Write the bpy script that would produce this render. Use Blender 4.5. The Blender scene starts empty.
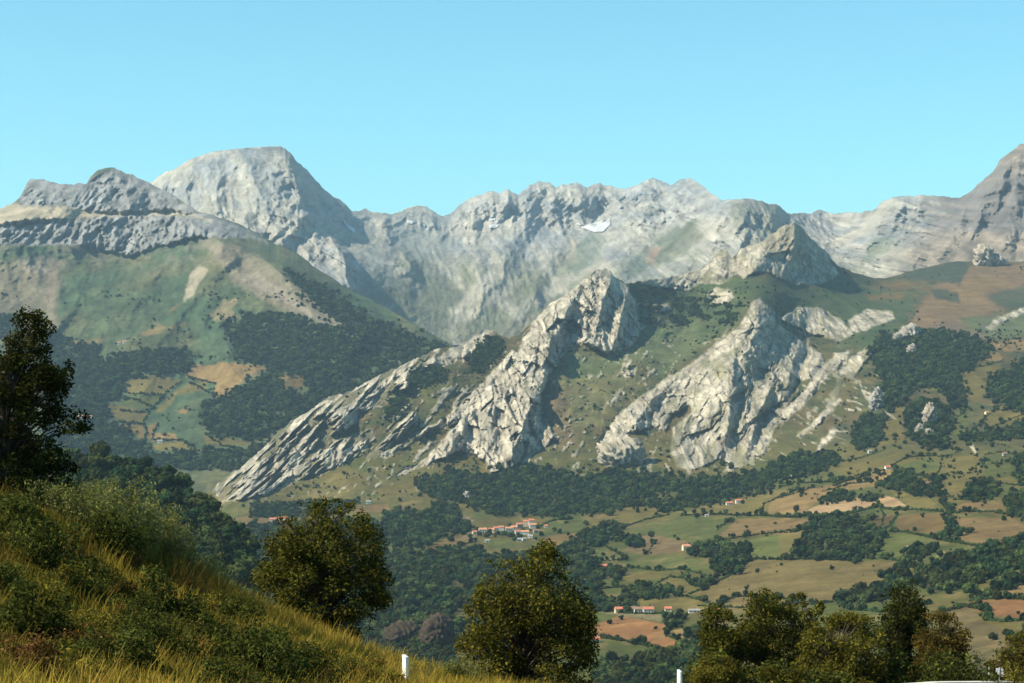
import bpy, math, random
import numpy as np
from mathutils import Vector
rng = np.random.default_rng(7)
random.seed(7)
C = bpy.context.scene.collection

# ------------------------------------------------------------------ camera, sky, sun, exposure
FPX, HOR, CZ = 1991.0, 370.0, 8.0            # focal length in pixels, horizon row, camera height
cam = bpy.data.cameras.new('camera'); co = bpy.data.objects.new('camera', cam); C.objects.link(co)
co.location = (0, 0, CZ); co.rotation_euler = (math.radians(90), 0, 0)
cam.sensor_width = 36; cam.lens = FPX * 36 / 1024; cam.shift_y = (HOR - 341.5) / 1024
cam.clip_start = 0.5; cam.clip_end = 60000
bpy.context.scene.camera = co

SUN = Vector((-0.72, -0.20, 0.68)).normalized()      # direction towards the sun
sun_el = math.asin(SUN.z); sun_az = math.atan2(SUN.x, SUN.y)
W = bpy.data.worlds.new('World'); bpy.context.scene.world = W; W.use_nodes = True
nt = W.node_tree; nt.nodes.clear()
sky = nt.nodes.new('ShaderNodeTexSky'); sky.sky_type = 'NISHITA'; sky.sun_disc = False
sky.sun_elevation = sun_el; sky.sun_rotation = sun_az
sky.altitude = 1300; sky.air_density = 1.0; sky.dust_density = 0.7; sky.ozone_density = 1.6
tint = nt.nodes.new('ShaderNodeMixRGB'); tint.blend_type = 'MULTIPLY'; tint.inputs[0].default_value = 1
tint.inputs[2].default_value = (0.66, 1.17, 1.08, 1)
bg = nt.nodes.new('ShaderNodeBackground'); bg.inputs[1].default_value = 0.089
wo = nt.nodes.new('ShaderNodeOutputWorld')
nt.links.new(sky.outputs[0], tint.inputs[1]); nt.links.new(tint.outputs[0], bg.inputs[0]); nt.links.new(bg.outputs[0], wo.inputs[0])
sl = bpy.data.lights.new('sun', 'SUN'); so = bpy.data.objects.new('sun', sl); C.objects.link(so)
sl.energy = 5.0; sl.angle = math.radians(0.5); sl.color = (1.0, 0.90, 0.72)
so.rotation_euler = SUN.to_track_quat('Z', 'Y').to_euler(); so.location = (-300, 100, 400)
vs = bpy.context.scene.view_settings
vs.view_transform = 'Standard'; vs.look = 'None'; vs.exposure = 0.92; vs.gamma = 1.0
bpy.context.scene.cycles.max_bounces = 4
bpy.context.scene.cycles.diffuse_bounces = 2
bpy.context.scene.cycles.volume_bounces = 0
bpy.context.scene.cycles.transparent_max_bounces = 8

# ------------------------------------------------------------------ noise
_perm = np.random.default_rng(3).permutation(4096)
_ang = np.random.default_rng(4).random(4096) * 2 * np.pi
_gx, _gy = np.cos(_ang), np.sin(_ang)
def perlin(x, y, seed=0):
    x = np.asarray(x, float); y = np.asarray(y, float)
    xi = np.floor(x).astype(np.int64); yi = np.floor(y).astype(np.int64)
    fx, fy = x - xi, y - yi
    def g(i, j, dx, dy):
        h = _perm[(_perm[(i + seed * 57) & 4095] + j * 13 + seed) & 4095]
        return _gx[h] * dx + _gy[h] * dy
    u = fx * fx * fx * (fx * (fx * 6 - 15) + 10); v = fy * fy * fy * (fy * (fy * 6 - 15) + 10)
    a = g(xi, yi, fx, fy); b = g(xi + 1, yi, fx - 1, fy); c = g(xi, yi + 1, fx, fy - 1); d = g(xi + 1, yi + 1, fx - 1, fy - 1)
    return (a + (b - a) * u + ((c + (d - c) * u) - (a + (b - a) * u)) * v) * 1.5
def fbm(x, y, seed=0, octv=5, gain=0.5, lac=2.03):
    s = 0; a = 1; f = 1; n = 0
    for o in range(octv):
        s = s + a * perlin(x * f, y * f, seed + o * 7); n += a; a *= gain; f *= lac
    return s / n
def ridged(x, y, seed=0, octv=5, gain=0.55, lac=2.05):
    s = 0; a = 1; f = 1; n = 0; w = 1
    for o in range(octv):
        r = (1 - np.abs(perlin(x * f, y * f, seed + o * 7))) ** 2
        r = r * w; w = np.clip(r * 1.6, 0, 1)
        s = s + a * r; n += a; a *= gain; f *= lac
    return s / n
def facet(x, y, seed=0, tilt=1.0):
    """blocky rock relief: every cell is its own tilted plane, cells meet in sharp cracks"""
    x = np.asarray(x, float); y = np.asarray(y, float); xi = np.floor(x).astype(np.int64); yi = np.floor(y).astype(np.int64)
    b1 = np.full(x.shape, 9.); b2 = np.full(x.shape, 9.); v = np.zeros(x.shape)
    for i in (-1, 0, 1):
        for j in (-1, 0, 1):
            h = _perm[(_perm[(xi + i + seed * 91) & 4095] + (yi + j) * 17 + seed) & 4095]; h2 = _perm[(h + 777) & 4095]
            dx = x - (xi + i + .5 + .48 * _gx[h]); dy = y - (yi + j + .5 + .48 * _gy[h]); d = dx * dx + dy * dy
            q = (h2 / 4096.) + tilt * (_gx[h2] * dx + _gy[h2] * dy); m = d < b1
            b2 = np.where(m, b1, np.minimum(b2, d)); v = np.where(m, q, v); b1 = np.where(m, d, b1)
    return v - .5, np.sqrt(b2) - np.sqrt(b1)
def smooth(t):
    t = np.clip(t, 0, 1); return t * t * (3 - 2 * t)

# ------------------------------------------------------------------ picture-plan helpers
def unproj(px, py, Y):
    return np.stack([(px - 512) / FPX * Y, np.asarray(Y, float) + 0 * px, CZ + (HOR - py) / FPX * Y], -1)
def poly_sd(px, py, poly):
    """signed distance (negative inside) in plan units"""
    P = np.asarray(poly, float); Q = np.roll(P, -1, 0)
    d2 = np.full(px.shape, 1e18); ins = np.zeros(px.shape, bool)
    for (ax, ay), (bx, by) in zip(P, Q):
        ex, ey = bx - ax, by - ay; wx, wy = px - ax, py - ay
        t = np.clip((wx * ex + wy * ey) / (ex * ex + ey * ey + 1e-9), 0, 1)
        d2 = np.minimum(d2, (wx - ex * t) ** 2 + (wy - ey * t) ** 2)
        c = (ay > py) != (by > py)
        ins ^= c & (px < ex * (py - ay) / (ey if abs(ey) > 1e-9 else 1e-9) + ax)
    d = np.sqrt(d2)
    return np.where(ins, -d, d)
def line_d(px, py, line):
    """distance to polyline, signed side (+ right of a line running down), param 0..1"""
    P = np.asarray(line, float); best = np.full(px.shape, 1e9); side = np.zeros(px.shape); par = np.zeros(px.shape)
    L = np.r_[0, np.cumsum(np.hypot(*np.diff(P, axis=0).T))]
    for k in range(len(P) - 1):
        ax, ay = P[k]; bx, by = P[k + 1]; ex, ey = bx - ax, by - ay; wx, wy = px - ax, py - ay
        tr = (wx * ex + wy * ey) / (ex * ex + ey * ey + 1e-9); t = np.clip(tr, 0, 1)
        d = np.hypot(wx - ex * t, wy - ey * t); m = d < best
        best = np.where(m, d, best); side = np.where(m, np.sign(ey * wx - ex * wy), side)
        par = np.where(m, (L[k] + t * (L[k + 1] - L[k])) / L[-1], par)
    return best, side, par
def spur(px, py, line, wl, wr, taper=0.25):
    """0..1 ridge profile along a line, gentle on its left and steep on its right"""
    d, s, t = line_d(px, py, line)
    f = np.where(s > 0, np.clip(1 - d / wr, 0, 1), np.clip(1 - d / wl, 0, 1) ** 1.3)
    return f * (0.4 + 0.6 * smooth(np.minimum(t, 1 - t) / taper + 0.1))
def tps_fit(ctrl):
    A = np.asarray(ctrl, float); p = A[:, :2] / 100; v = np.log(A[:, 2]); n = len(p)
    def ph(r2): return 0.5 * r2 * np.log(r2 + 1e-9)
    K = ph(((p[:, None] - p[None]) ** 2).sum(-1)) + np.eye(n) * 0.02
    Pm = np.c_[np.ones(n), p]; M = np.zeros((n + 3, n + 3)); M[:n, :n] = K; M[:n, n:] = Pm; M[n:, :n] = Pm.T
    w = np.linalg.solve(M, np.r_[v, 0, 0, 0])
    def f(px, py):
        q = np.stack([px, py], -1) / 100; s = w[n] + w[n + 1] * q[..., 0] + w[n + 2] * q[..., 1]
        for i in range(n): s = s + w[i] * ph((q[..., 0] - p[i, 0]) ** 2 + (q[..., 1] - p[i, 1]) ** 2)
        return np.exp(s)
    return f

# ------------------------------------------------------------------ mesh helpers
def mesh_np(name, V, F, mats=(), cols=None, smooth_=True, extra=None, matidx=None):
    V = np.asarray(V, np.float32).reshape(-1, 3); F = np.asarray(F, np.int32)
    k = F.shape[1]; me = bpy.data.meshes.new(name)
    me.vertices.add(len(V)); me.vertices.foreach_set('co', V.ravel())
    me.loops.add(F.size); me.loops.foreach_set('vertex_index', F.ravel())
    me.polygons.add(len(F)); me.polygons.foreach_set('loop_start', np.arange(0, F.size, k, dtype=np.int32))
    me.polygons.foreach_set('loop_total', np.full(len(F), k, np.int32))
    me.polygons.foreach_set('use_smooth', np.full(len(F), bool(smooth_)))
    if cols is not None:
        a = me.color_attributes.new('Col', 'FLOAT_COLOR', 'POINT')
        c = np.ones((len(V), 4), np.float32); c[:, :3] = cols; a.data.foreach_set('color', c.ravel())
    for nm, arr in (extra or {}).items():
        a = me.attributes.new(nm, 'FLOAT', 'POINT'); a.data.foreach_set('value', np.asarray(arr, np.float32).ravel())
    for m in mats: me.materials.append(m)
    if matidx is not None: me.polygons.foreach_set('material_index', np.asarray(matidx, np.int32))
    me.update(calc_edges=True); me.validate()
    return me
def link(name, me, parent=None, loc=None):
    o = bpy.data.objects.new(name, me); C.objects.link(o)
    if parent is not None: o.parent = parent
    if loc is not None: o.location = loc
    return o
def tag(o, label=None, cat=None, group=None, kind=None):
    if label: o['label'] = label
    if cat: o['category'] = cat
    if group: o['group'] = group
    if kind: o['kind'] = kind
    return o
def empty(name, loc, rz=0):
    o = bpy.data.objects.new(name, None); C.objects.link(o); o.location = loc; o.rotation_euler = (0, 0, rz); o.empty_display_size = 0.5
    return o
class MB:
    """collects boxes, tubes, prisms into one mesh"""
    def __init__(s): s.v = []; s.f = []
    def add(s, V, F):
        b = len(s.v); s.v += [tuple(v) for v in V]; s.f += [tuple(i + b for i in f) for f in F]
    def box(s, c, d, rz=0):
        x, y, z = d[0] / 2, d[1] / 2, d[2] / 2; cr, sr = math.cos(rz), math.sin(rz)
        V = [(c[0] + a * x * cr - b * y * sr, c[1] + a * x * sr + b * y * cr, c[2] + e * z) for a, b, e in
             ((-1,-1,-1),(1,-1,-1),(1,1,-1),(-1,1,-1),(-1,-1,1),(1,-1,1),(1,1,1),(-1,1,1))]
        s.add(V, [(0,3,2,1),(4,5,6,7),(0,1,5,4),(1,2,6,5),(2,3,7,6),(3,0,4,7)])
    def tube(s, pts, rad, n=6):
        pts = [Vector(p) for p in pts]; rings = []
        for i, p in enumerate(pts):
            t = (pts[min(i + 1, len(pts) - 1)] - pts[max(i - 1, 0)]).normalized()
            u = t.cross(Vector((0.3, 0.9, 0.13))).normalized(); w = t.cross(u)
            rings.append([p + (u * math.cos(a) + w * math.sin(a)) * rad[i] for a in [2 * math.pi * k / n for k in range(n)]])
        V = [v for r in rings for v in r]; F = []
        for i in range(len(pts) - 1):
            for k in range(n):
                a = i * n + k; b = i * n + (k + 1) % n; F.append((a, b, b + n, a + n))
        F.append(tuple(range(n - 1, -1, -1))); F.append(tuple((len(pts) - 1) * n + k for k in range(n)))
        s.add(V, F)
    def mesh(s, name, mat, smooth_=False):
        me = bpy.data.meshes.new(name); me.from_pydata(s.v, [], s.f); me.materials.append(mat); me.update()
        if smooth_: me.polygons.foreach_set('use_smooth', [True] * len(me.polygons))
        return me

# ------------------------------------------------------------------ materials
def new_mat(name):
    m = bpy.data.materials.new(name); m.use_nodes = True; n = m.node_tree; n.nodes.clear()
    out = n.nodes.new('ShaderNodeOutputMaterial'); return m, n, out
def N(n, t, **kw):
    x = n.nodes.new(t)
    for k, v in kw.items(): setattr(x, k, v)
    return x
def terrain_mat(name, s1, s2, bump, amt=0.35, rockbump=None):
    """land-cover colour of the ground, broken up by two scales of noise, rough rock bump where the ground is rock"""
    m, n, out = new_mat(name); L = n.links.new
    at = N(n, 'ShaderNodeAttribute', attribute_name='Col'); rk = N(n, 'ShaderNodeAttribute', attribute_name='rock')
    tc = N(n, 'ShaderNodeTexCoord')
    a = N(n, 'ShaderNodeTexNoise'); a.inputs['Scale'].default_value = 1 / s1; a.inputs['Detail'].default_value = 6; a.inputs['Roughness'].default_value = 0.7
    b = N(n, 'ShaderNodeTexNoise'); b.inputs['Scale'].default_value = 1 / s2; b.inputs['Detail'].default_value = 8; b.inputs['Roughness'].default_value = 0.72
    L(tc.outputs['Object'], a.inputs[0]); L(tc.outputs['Object'], b.inputs[0])
    ra = N(n, 'ShaderNodeMapRange'); ra.inputs[1].default_value = 0.3; ra.inputs[2].default_value = 0.7; ra.inputs[3].default_value = 1 - amt; ra.inputs[4].default_value = 1 + amt
    rb = N(n, 'ShaderNodeMapRange'); rb.inputs[1].default_value = 0.3; rb.inputs[2].default_value = 0.7; rb.inputs[3].default_value = 1 - amt * .8; rb.inputs[4].default_value = 1 + amt * .8
    L(a.outputs[0], ra.inputs[0]); L(b.outputs[0], rb.inputs[0])
    mu = N(n, 'ShaderNodeMath', operation='MULTIPLY'); L(ra.outputs[0], mu.inputs[0]); L(rb.outputs[0], mu.inputs[1])
    mx = N(n, 'ShaderNodeVectorMath', operation='SCALE'); L(at.outputs['Color'], mx.inputs[0]); L(mu.outputs[0], mx.inputs['Scale'])
    bs = N(n, 'ShaderNodeBsdfPrincipled'); bs.inputs['Roughness'].default_value = 0.95; bs.inputs['Specular IOR Level'].default_value = 0.1
    L(mx.outputs[0], bs.inputs['Base Color'])
    bp = N(n, 'ShaderNodeBump'); bp.inputs['Distance'].default_value = bump
    st = N(n, 'ShaderNodeMath', operation='MULTIPLY_ADD'); L(rk.outputs['Fac'], st.inputs[0]); st.inputs[1].default_value = 0.75; st.inputs[2].default_value = 0.2
    L(st.outputs[0], bp.inputs['Strength']); L(b.outputs[0], bp.inputs['Height']); L(bp.outputs[0], bs.inputs['Normal'])
    L(bs.outputs[0], out.inputs[0]); return m
def leaf_mat(name, trans=0.35, var=0.35, sc=1.5, colattr=True, base=(.06, .07, .02)):
    m, n, out = new_mat(name); L = n.links.new
    tc = N(n, 'ShaderNodeNewGeometry'); no = N(n, 'ShaderNodeTexNoise'); no.inputs['Scale'].default_value = sc; no.inputs['Detail'].default_value = 3
    L(tc.outputs['Position'], no.inputs[0])
    mr = N(n, 'ShaderNodeMapRange'); mr.inputs[1].default_value = .3; mr.inputs[2].default_value = .7; mr.inputs[3].default_value = 1 - var; mr.inputs[4].default_value = 1 + var
    L(no.outputs[0], mr.inputs[0])
    sc_ = N(n, 'ShaderNodeVectorMath', operation='SCALE'); L(mr.outputs[0], sc_.inputs['Scale'])
    if colattr:
        at = N(n, 'ShaderNodeAttribute', attribute_name='Col'); L(at.outputs['Color'], sc_.inputs[0])
    else:
        oi = N(n, 'ShaderNodeObjectInfo'); hs = N(n, 'ShaderNodeHueSaturation'); hs.inputs['Color'].default_value = (*base, 1)
        m2 = N(n, 'ShaderNodeMapRange'); m2.inputs[3].default_value = 0.5; m2.inputs[4].default_value = 1.75; L(oi.outputs['Random'], m2.inputs[0]); L(m2.outputs[0], hs.inputs['Value'])
        m3 = N(n, 'ShaderNodeMapRange'); m3.inputs[3].default_value = 0.475; m3.inputs[4].default_value = 0.525; L(oi.outputs['Random'], m3.inputs[0]); L(m3.outputs[0], hs.inputs['Hue'])
        L(hs.outputs[0], sc_.inputs[0])
    df = N(n, 'ShaderNodeBsdfDiffuse'); tr = N(n, 'ShaderNodeBsdfTranslucent'); mix = N(n, 'ShaderNodeMixShader'); mix.inputs[0].default_value = trans
    L(sc_.outputs[0], df.inputs[0]); L(sc_.outputs[0], tr.inputs[0]); L(df.outputs[0], mix.inputs[1]); L(tr.outputs[0], mix.inputs[2]); L(mix.outputs[0], out.inputs[0])
    return m
def plain(name, col, rough=0.8, var=0.2, sc=3.0):
    m, n, out = new_mat(name); L = n.links.new
    tc = N(n, 'ShaderNodeTexCoord'); no = N(n, 'ShaderNodeTexNoise'); no.inputs['Scale'].default_value = sc; no.inputs['Detail'].default_value = 5; L(tc.outputs['Object'], no.inputs[0])
    mr = N(n, 'ShaderNodeMapRange'); mr.inputs[1].default_value = .3; mr.inputs[2].default_value = .7; mr.inputs[3].default_value = 1 - var; mr.inputs[4].default_value = 1 + var; L(no.outputs[0], mr.inputs[0])
    s = N(n, 'ShaderNodeVectorMath', operation='SCALE'); s.inputs[0].default_value = col; L(mr.outputs[0], s.inputs['Scale'])
    bs = N(n, 'ShaderNodeBsdfPrincipled'); bs.inputs['Roughness'].default_value = rough; L(s.outputs[0], bs.inputs['Base Color']); L(bs.outputs[0], out.inputs[0]); return m
M_hill = terrain_mat('hillside_ground', 60, 9, 3.0)
M_mtn = terrain_mat('mountain_ground', 120, 20, 8.0)
M_range = terrain_mat('range_rock', 220, 45, 22.0, 0.25)
M_near = terrain_mat('near_ground', 1.5, .3, .08)
M_fars = [leaf_mat('far_foliage', 0.0, 0.4, 0.25, False, c) for c in ((.013, .024, .009), (.022, .034, .012), (.036, .046, .013))]; M_far_leaf = M_fars[1]
M_leaf = leaf_mat('leaves', 0.30, 0.30, 1.2)
M_grass = leaf_mat('grass_blades', 0.35, 0.35, 0.8)
M_bark = plain('bark', (.06, .045, .03), .9, .4, 6)

# ------------------------------------------------------------------ land-cover colours (albedo)
ROCK = np.array((.325, .29, .226)); GRASS = np.array((.045, .075, .026)); OLIVE = np.array((.092, .082, .030)); TAN = np.array((.205, .140, .060))
HEATH = np.array((.150, .092, .045)); DHEATH = np.array((.035, .042, .022)); WOOD = np.array((.018, .025, .012)); SCREE = np.array((.40, .36, .28))
DRY = np.array((.135, .100, .040)); GREEN = np.array((.062, .075, .026)); ORANGE = np.array((.21, .115, .052))

OLIVE = OLIVE * (.98, .88, .66); TAN = TAN * (.80, .76, .68); GREEN = GREEN * (.95, .88, .60); DRY = DRY * (.82, .72, .6); ORANGE = ORANGE * (.88, .78, .66); HEATH = HEATH * (.80, .84, .86)
class Land:
    pass
def landform(px0, px1, step, crest, bottom, ctrl, jag, seed, back):
    S = Land(); xs = np.arange(px0, px1 + step, step)
    k = np.asarray(crest, float); cr = np.interp(xs, k[:, 0], k[:, 1])
    cr = cr + jag(xs) * (fbm(xs / 14, xs * 0 + seed, seed, 5, .65) - .55 * (ridged(xs / 9, xs * 0 + seed + .5, seed + 4, 3) - .5))
    bt = np.interp(xs, *np.asarray(bottom, float).T) if not np.isscalar(bottom) else xs * 0 + bottom
    n = int((bt - cr).max() / step) + 1; t = np.linspace(0, 1, n)
    S.px = np.repeat(xs[None], n, 0); S.py = cr[None] + t[:, None] * (bt - cr)[None]
    S.Y = tps_fit(ctrl)(S.px, S.py); S.back = back; S.t = np.repeat(t[:, None], len(xs), 1)
    S.X = (S.px - 512) / FPX * S.Y; S.Z = CZ + (HOR - S.py) / FPX * S.Y
    return S
def finish(S):
    S.P = unproj(S.px, S.py, S.Y)
    du = np.gradient(S.P, axis=1); dv = np.gradient(S.P, axis=0)
    nn = np.cross(dv, du); nn /= np.linalg.norm(nn, axis=-1, keepdims=True) + 1e-9
    nn *= np.sign((nn * (np.array((0, 0, CZ)) - S.P)).sum(-1, keepdims=True) + 1e-12)
    S.nrm = nn
def warp(S, sc=8, amp=2.0):
    return S.px + amp * fbm(S.px / sc, S.py / sc, 91, 4), S.py + amp * fbm(S.px / sc, S.py / sc, 92, 4)
def paint(S, poly, col, soft=1.0, keep=0.0):
    x0, y0 = np.min(poly, 0) - 6; x1, y1 = np.max(poly, 0) + 6
    m = (S.wx > x0) & (S.wx < x1) & (S.wy > y0) & (S.wy < y1)
    if not m.any(): return
    a = smooth(0.5 - poly_sd(S.wx[m], S.wy[m], poly) / (2 * soft)) * (1 - keep)
    S.col[m] += (np.asarray(col) - S.col[m]) * a[:, None]
def rock_field(S, polys, soft=1.5, edge=6.0):
    r = np.zeros(S.px.shape); h = np.zeros(S.px.shape)
    for p in polys:
        x0, y0 = np.min(p, 0) - 12; x1, y1 = np.max(p, 0) + 12
        m = (S.wx > x0) & (S.wx < x1) & (S.wy > y0) & (S.wy < y1)
        d = poly_sd(S.wx[m], S.wy[m], p)
        r[m] = np.maximum(r[m], smooth(0.5 - d / (2 * soft))); h[m] = np.maximum(h[m], np.sqrt(np.clip(-d / edge, 0, 1)))
    return r, h
def build_land(name, S, mat, kind='structure'):
    rows, cols = S.px.shape; P = S.P; nb = len(S.back)
    top = P[0]; bk = []
    for dy, dz in S.back:
        q = top.copy(); q[:, 1] += dy; q[:, 0] *= q[:, 1] / top[:, 1]; q[:, 2] -= dz; bk.append(q)
    A = np.concatenate([np.array(bk[::-1]).reshape(nb, cols, 3), P], 0)
    col = np.concatenate([np.repeat(S.col[:1], nb, 0), S.col], 0); rk = np.concatenate([np.repeat(S.rock[:1], nb, 0), S.rock], 0)
    i = np.arange((rows + nb) * cols).reshape(rows + nb, cols)
    F = np.stack([i[:-1, :-1], i[1:, :-1], i[1:, 1:], i[:-1, 1:]], -1).reshape(-1, 4)
    o = link(name, mesh_np(name, A.reshape(-1, 3), F, [mat], np.clip(col.reshape(-1, 3), 0.004, .85), True, {'rock': rk.ravel()}))
    o['kind'] = kind; S.obj = o
    return o
def at(S, px, py):
    """the ground point of a landform that lies on a given line of sight"""
    c = np.clip(np.round((np.asarray(px) - S.px[0, 0]) / (S.px[0, 1] - S.px[0, 0])).astype(int), 0, S.px.shape[1] - 1)
    r = np.clip(np.round((np.asarray(py) - S.py[0, c]) / (S.py[1, c] - S.py[0, c])).astype(int), 0, S.px.shape[0] - 1)
    return S.P[r, c], r, c

# ================================================================== 1. the far mountain range
crestR = [(110,205),(130,192),(150,183),(165,172),(185,163),(200,155),(215,151),(235,149),(255,147),(280,146),(290,152),(296,160),(305,168),(313,177),(322,187),(335,197),(347,206),(352,211),(365,209),(375,212),(390,214),(398,212),(408,207),(418,205),(427,207),(435,213),(443,217),(455,209),(465,201),(478,195),(490,191),(500,193),(508,188),(514,192),(518,195),(530,185),(540,181),(550,183),(556,187),(565,184),(575,182),(588,187),(600,184),(612,186),(622,189),(635,186),(645,180),(655,178),(665,182),(672,185),(680,179),(690,177),(700,184),(712,193),(722,200),(735,199),(750,198),(765,203),(780,205),(787,212),(800,213),(812,212),(820,209),(830,213),(838,214),(850,212),(862,212),(872,211),(880,203),(892,197),(915,196),(935,195),(950,198),(960,197),(975,188),(985,178),(995,170),(1000,160),(1010,152),(1020,145),(1050,138),(1090,150)]
ctrlR = [(110,205,10800),(255,147,10600),(200,250,9200),(150,330,8600),(300,170,10800),(350,212,11200),(300,285,8700),(345,270,8900),(350,390,7900),(410,207,12200),(450,215,12300),(500,190,12600),(550,183,12600),(600,186,12600),(650,180,12300),(690,177,12000),(480,250,11000),(430,250,10900),(560,235,11600),(595,226,11700),(660,230,10900),(480,300,9700),(440,300,9600),(440,390,8000),(520,390,7900),(560,300,9700),(620,280,9600),(700,240,9900),(680,290,9000),(740,198,9900),(740,260,8900),(700,390,7400),(800,213,11000),(840,214,11300),(835,235,10600),(800,280,8600),(880,203,10300),(920,196,10000),(900,260,8800),(880,290,8200),(960,197,9600),(1000,160,9100),(1050,138,8900),(960,250,8300),(1024,250,7800),(1024,210,8300),(900,390,7000),(1060,390,6900),(110,390,7800)]
R = landform(110, 1070, 1.0, crestR, 345, ctrlR, lambda x: np.where((x > 210) & (x < 285), 0.8, np.where(x > 965, 4.5, 3.0)), 11, [(150, 90), (500, 330), (1200, 800), (2500, 1500)])
R.Y0 = R.Y.copy(); q = R.Y / 10000
R.wx, R.wy = warp(R, 14, 5)
env = smooth(R.t * 9 + 0.15)
xs_, zs_ = R.X, R.Z
wrp = fbm(xs_ / 900, zs_ / 500, 31, 3) * 260
big = ridged((xs_ + zs_ * 0.30 + wrp) / 800, zs_ / 1900, 12, 5, .55)
mid = ridged((xs_ - zs_ * 0.2 + wrp) / 230, zs_ / 620, 22, 5, .6)
fine = ridged((xs_ + zs_ * .25 + .3 * wrp) / 75, zs_ / 260, 42, 4, .6)
calm = 1 - .5 * smooth((R.px - 330) / 40) * smooth((740 - R.px) / 40) * smooth((R.py - 215) / 25) - .45 * smooth((290 - R.px) / 30) * smooth((235 - R.py) / 20); env0 = env; calm = calm * (1 - .55 * smooth((R.px - 925) / 40)); env = env * calm
R.Y -= env * (300 * (big - .45) + 170 * (mid - .45) + 80 * (fine - .45) + 34 * (ridged((xs_ + zs_ * .3) / 48, zs_ / 66, 82, 3) - .45))
f1, k1 = facet((xs_ + .5 * zs_ + .4 * wrp) / 150, (zs_ * .8 - .3 * xs_) / 210, 5); f2, k2 = facet((xs_ + .3 * zs_) / 62, zs_ / 80, 6)
rt = .35 + .65 * smooth((R.px - 430) / 60) ; f1w = 1 + .2 * smooth((R.px - 930) / 50)
st1 = ridged((xs_ - zs_ * .9 + .5 * wrp) / 150, (xs_ + zs_) / 900, 92, 4, .6); st2 = ridged((xs_ - zs_ * .8 + .3 * wrp) / 52, (xs_ + zs_) / 260, 93, 4, .6)
R.Y -= env * np.minimum(1, .35 + .65 * calm) * (34 * (ridged((xs_ + .4 * zs_) / 40, zs_ / 75, 95, 3, .65) - .45) + 16 * (ridged((xs_ - .6 * zs_) / 20, zs_ / 30, 96, 3, .65) - .45) * smooth((330 - R.py) / 60))
R.Y -= env * calm * ((34 * f1 + 20 * f2) * smooth((300 - R.py) / 90 + .5) * f1w + (100 * (st1 - .45) + 44 * (st2 - .45)) * rt)
env = env0
peak1 = smooth(1 - np.abs(R.px - 235) / 90) * smooth(1.3 - np.abs(R.py - 215) / 60)
for ln, A, wl, wr in [
    ([(286,150),(292,170),(299,190),(303,210),(318,226)], 420, 60, 16), ([(312,178),(325,195),(338,212)], 200, 18, 10), ([(975,188),(962,215),(950,240)], 180, 22, 12), ([(992,172),(985,200),(976,228)], 200, 20, 10), ([(1010,153),(1002,185),(994,215)], 200, 22, 10), ([(905,197),(893,225),(884,250)], 160, 22, 12), ([(922,196),(916,216)], 120, 16, 9), ([(455,208),(462,220)], 160, 14, 8), ([(490,191),(494,206)], 180, 12, 8), ([(530,185),(527,200)], 180, 14, 9), ([(600,184),(598,198)], 140, 12, 9), ([(635,186),(632,200)], 140, 14, 9), ([(342,203),(350,214)], 160, 10, 6),
    ([(330,236),(343,255),(347,285),(352,300)], 420, 46, 7), ([(300,240),(312,262),(330,282)], 120, 24, 8), ([(250,236),(272,232),(292,250)], 160, 26, 9),
    ([(200,160),(215,190),(235,215),(262,235)], 160, 40, 22), ([(245,150),(255,185),(270,215)], 160, 30, 16), ([(175,172),(200,200),(225,215)], 120, 26, 14),
    ([(382,214),(386,232),(392,246)], 200, 16, 8), ([(398,252),(410,264),(413,275)], 220, 26, 9), ([(417,206),(424,218),(436,228)], 180, 22, 12),
    ([(470,200),(474,214),(470,232)], 260, 26, 12), ([(512,190),(508,204),(498,214)], 340, 20, 10), ([(540,182),(534,200),(520,225),(505,262),(498,300)], 320, 40, 18),
    ([(578,183),(580,196),(578,212)], 380, 26, 18), ([(556,186),(556,198),(550,210)], 260, 14, 10), ([(616,187),(618,206),(630,224)], 200, 14, 12),
    ([(652,178),(648,205),(640,230),(620,262),(596,300)], 300, 34, 16), ([(690,178),(684,200),(700,230),(690,262),(660,296)], 340, 34, 20), ([(672,186),(678,206),(674,214)], 170, 12, 8),
    ([(738,199),(745,225),(738,255),(716,290)], 260, 40, 20), ([(770,204),(772,230),(760,262)], 220, 26, 12), ([(705,205),(720,226),(710,250)], 160, 24, 12),
    ([(893,198),(882,222),(868,246),(858,276)], 300, 34, 16), ([(940,196),(925,225),(908,255),(900,280)], 260, 40, 18), ([(978,187),(960,215),(945,245),(930,270)], 240, 34, 14),
    ([(1000,162),(990,195),(975,225),(965,260)], 260, 34, 14), ([(1022,148),(1015,185),(1008,225),(1000,262)], 300, 34, 14), ([(562,240),(540,275),(528,310)], 200, 30, 14), ([(470,262),(485,285),(478,320)], 160, 30, 16)]:
    R.Y -= A * (1.15 if ln[0] in ((286,150), (330,236), (342,203), (312,178)) else .95 if len(ln) < 4 else .62) * env * spur(R.wx, R.wy, ln, wl * .8, wr)
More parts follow.
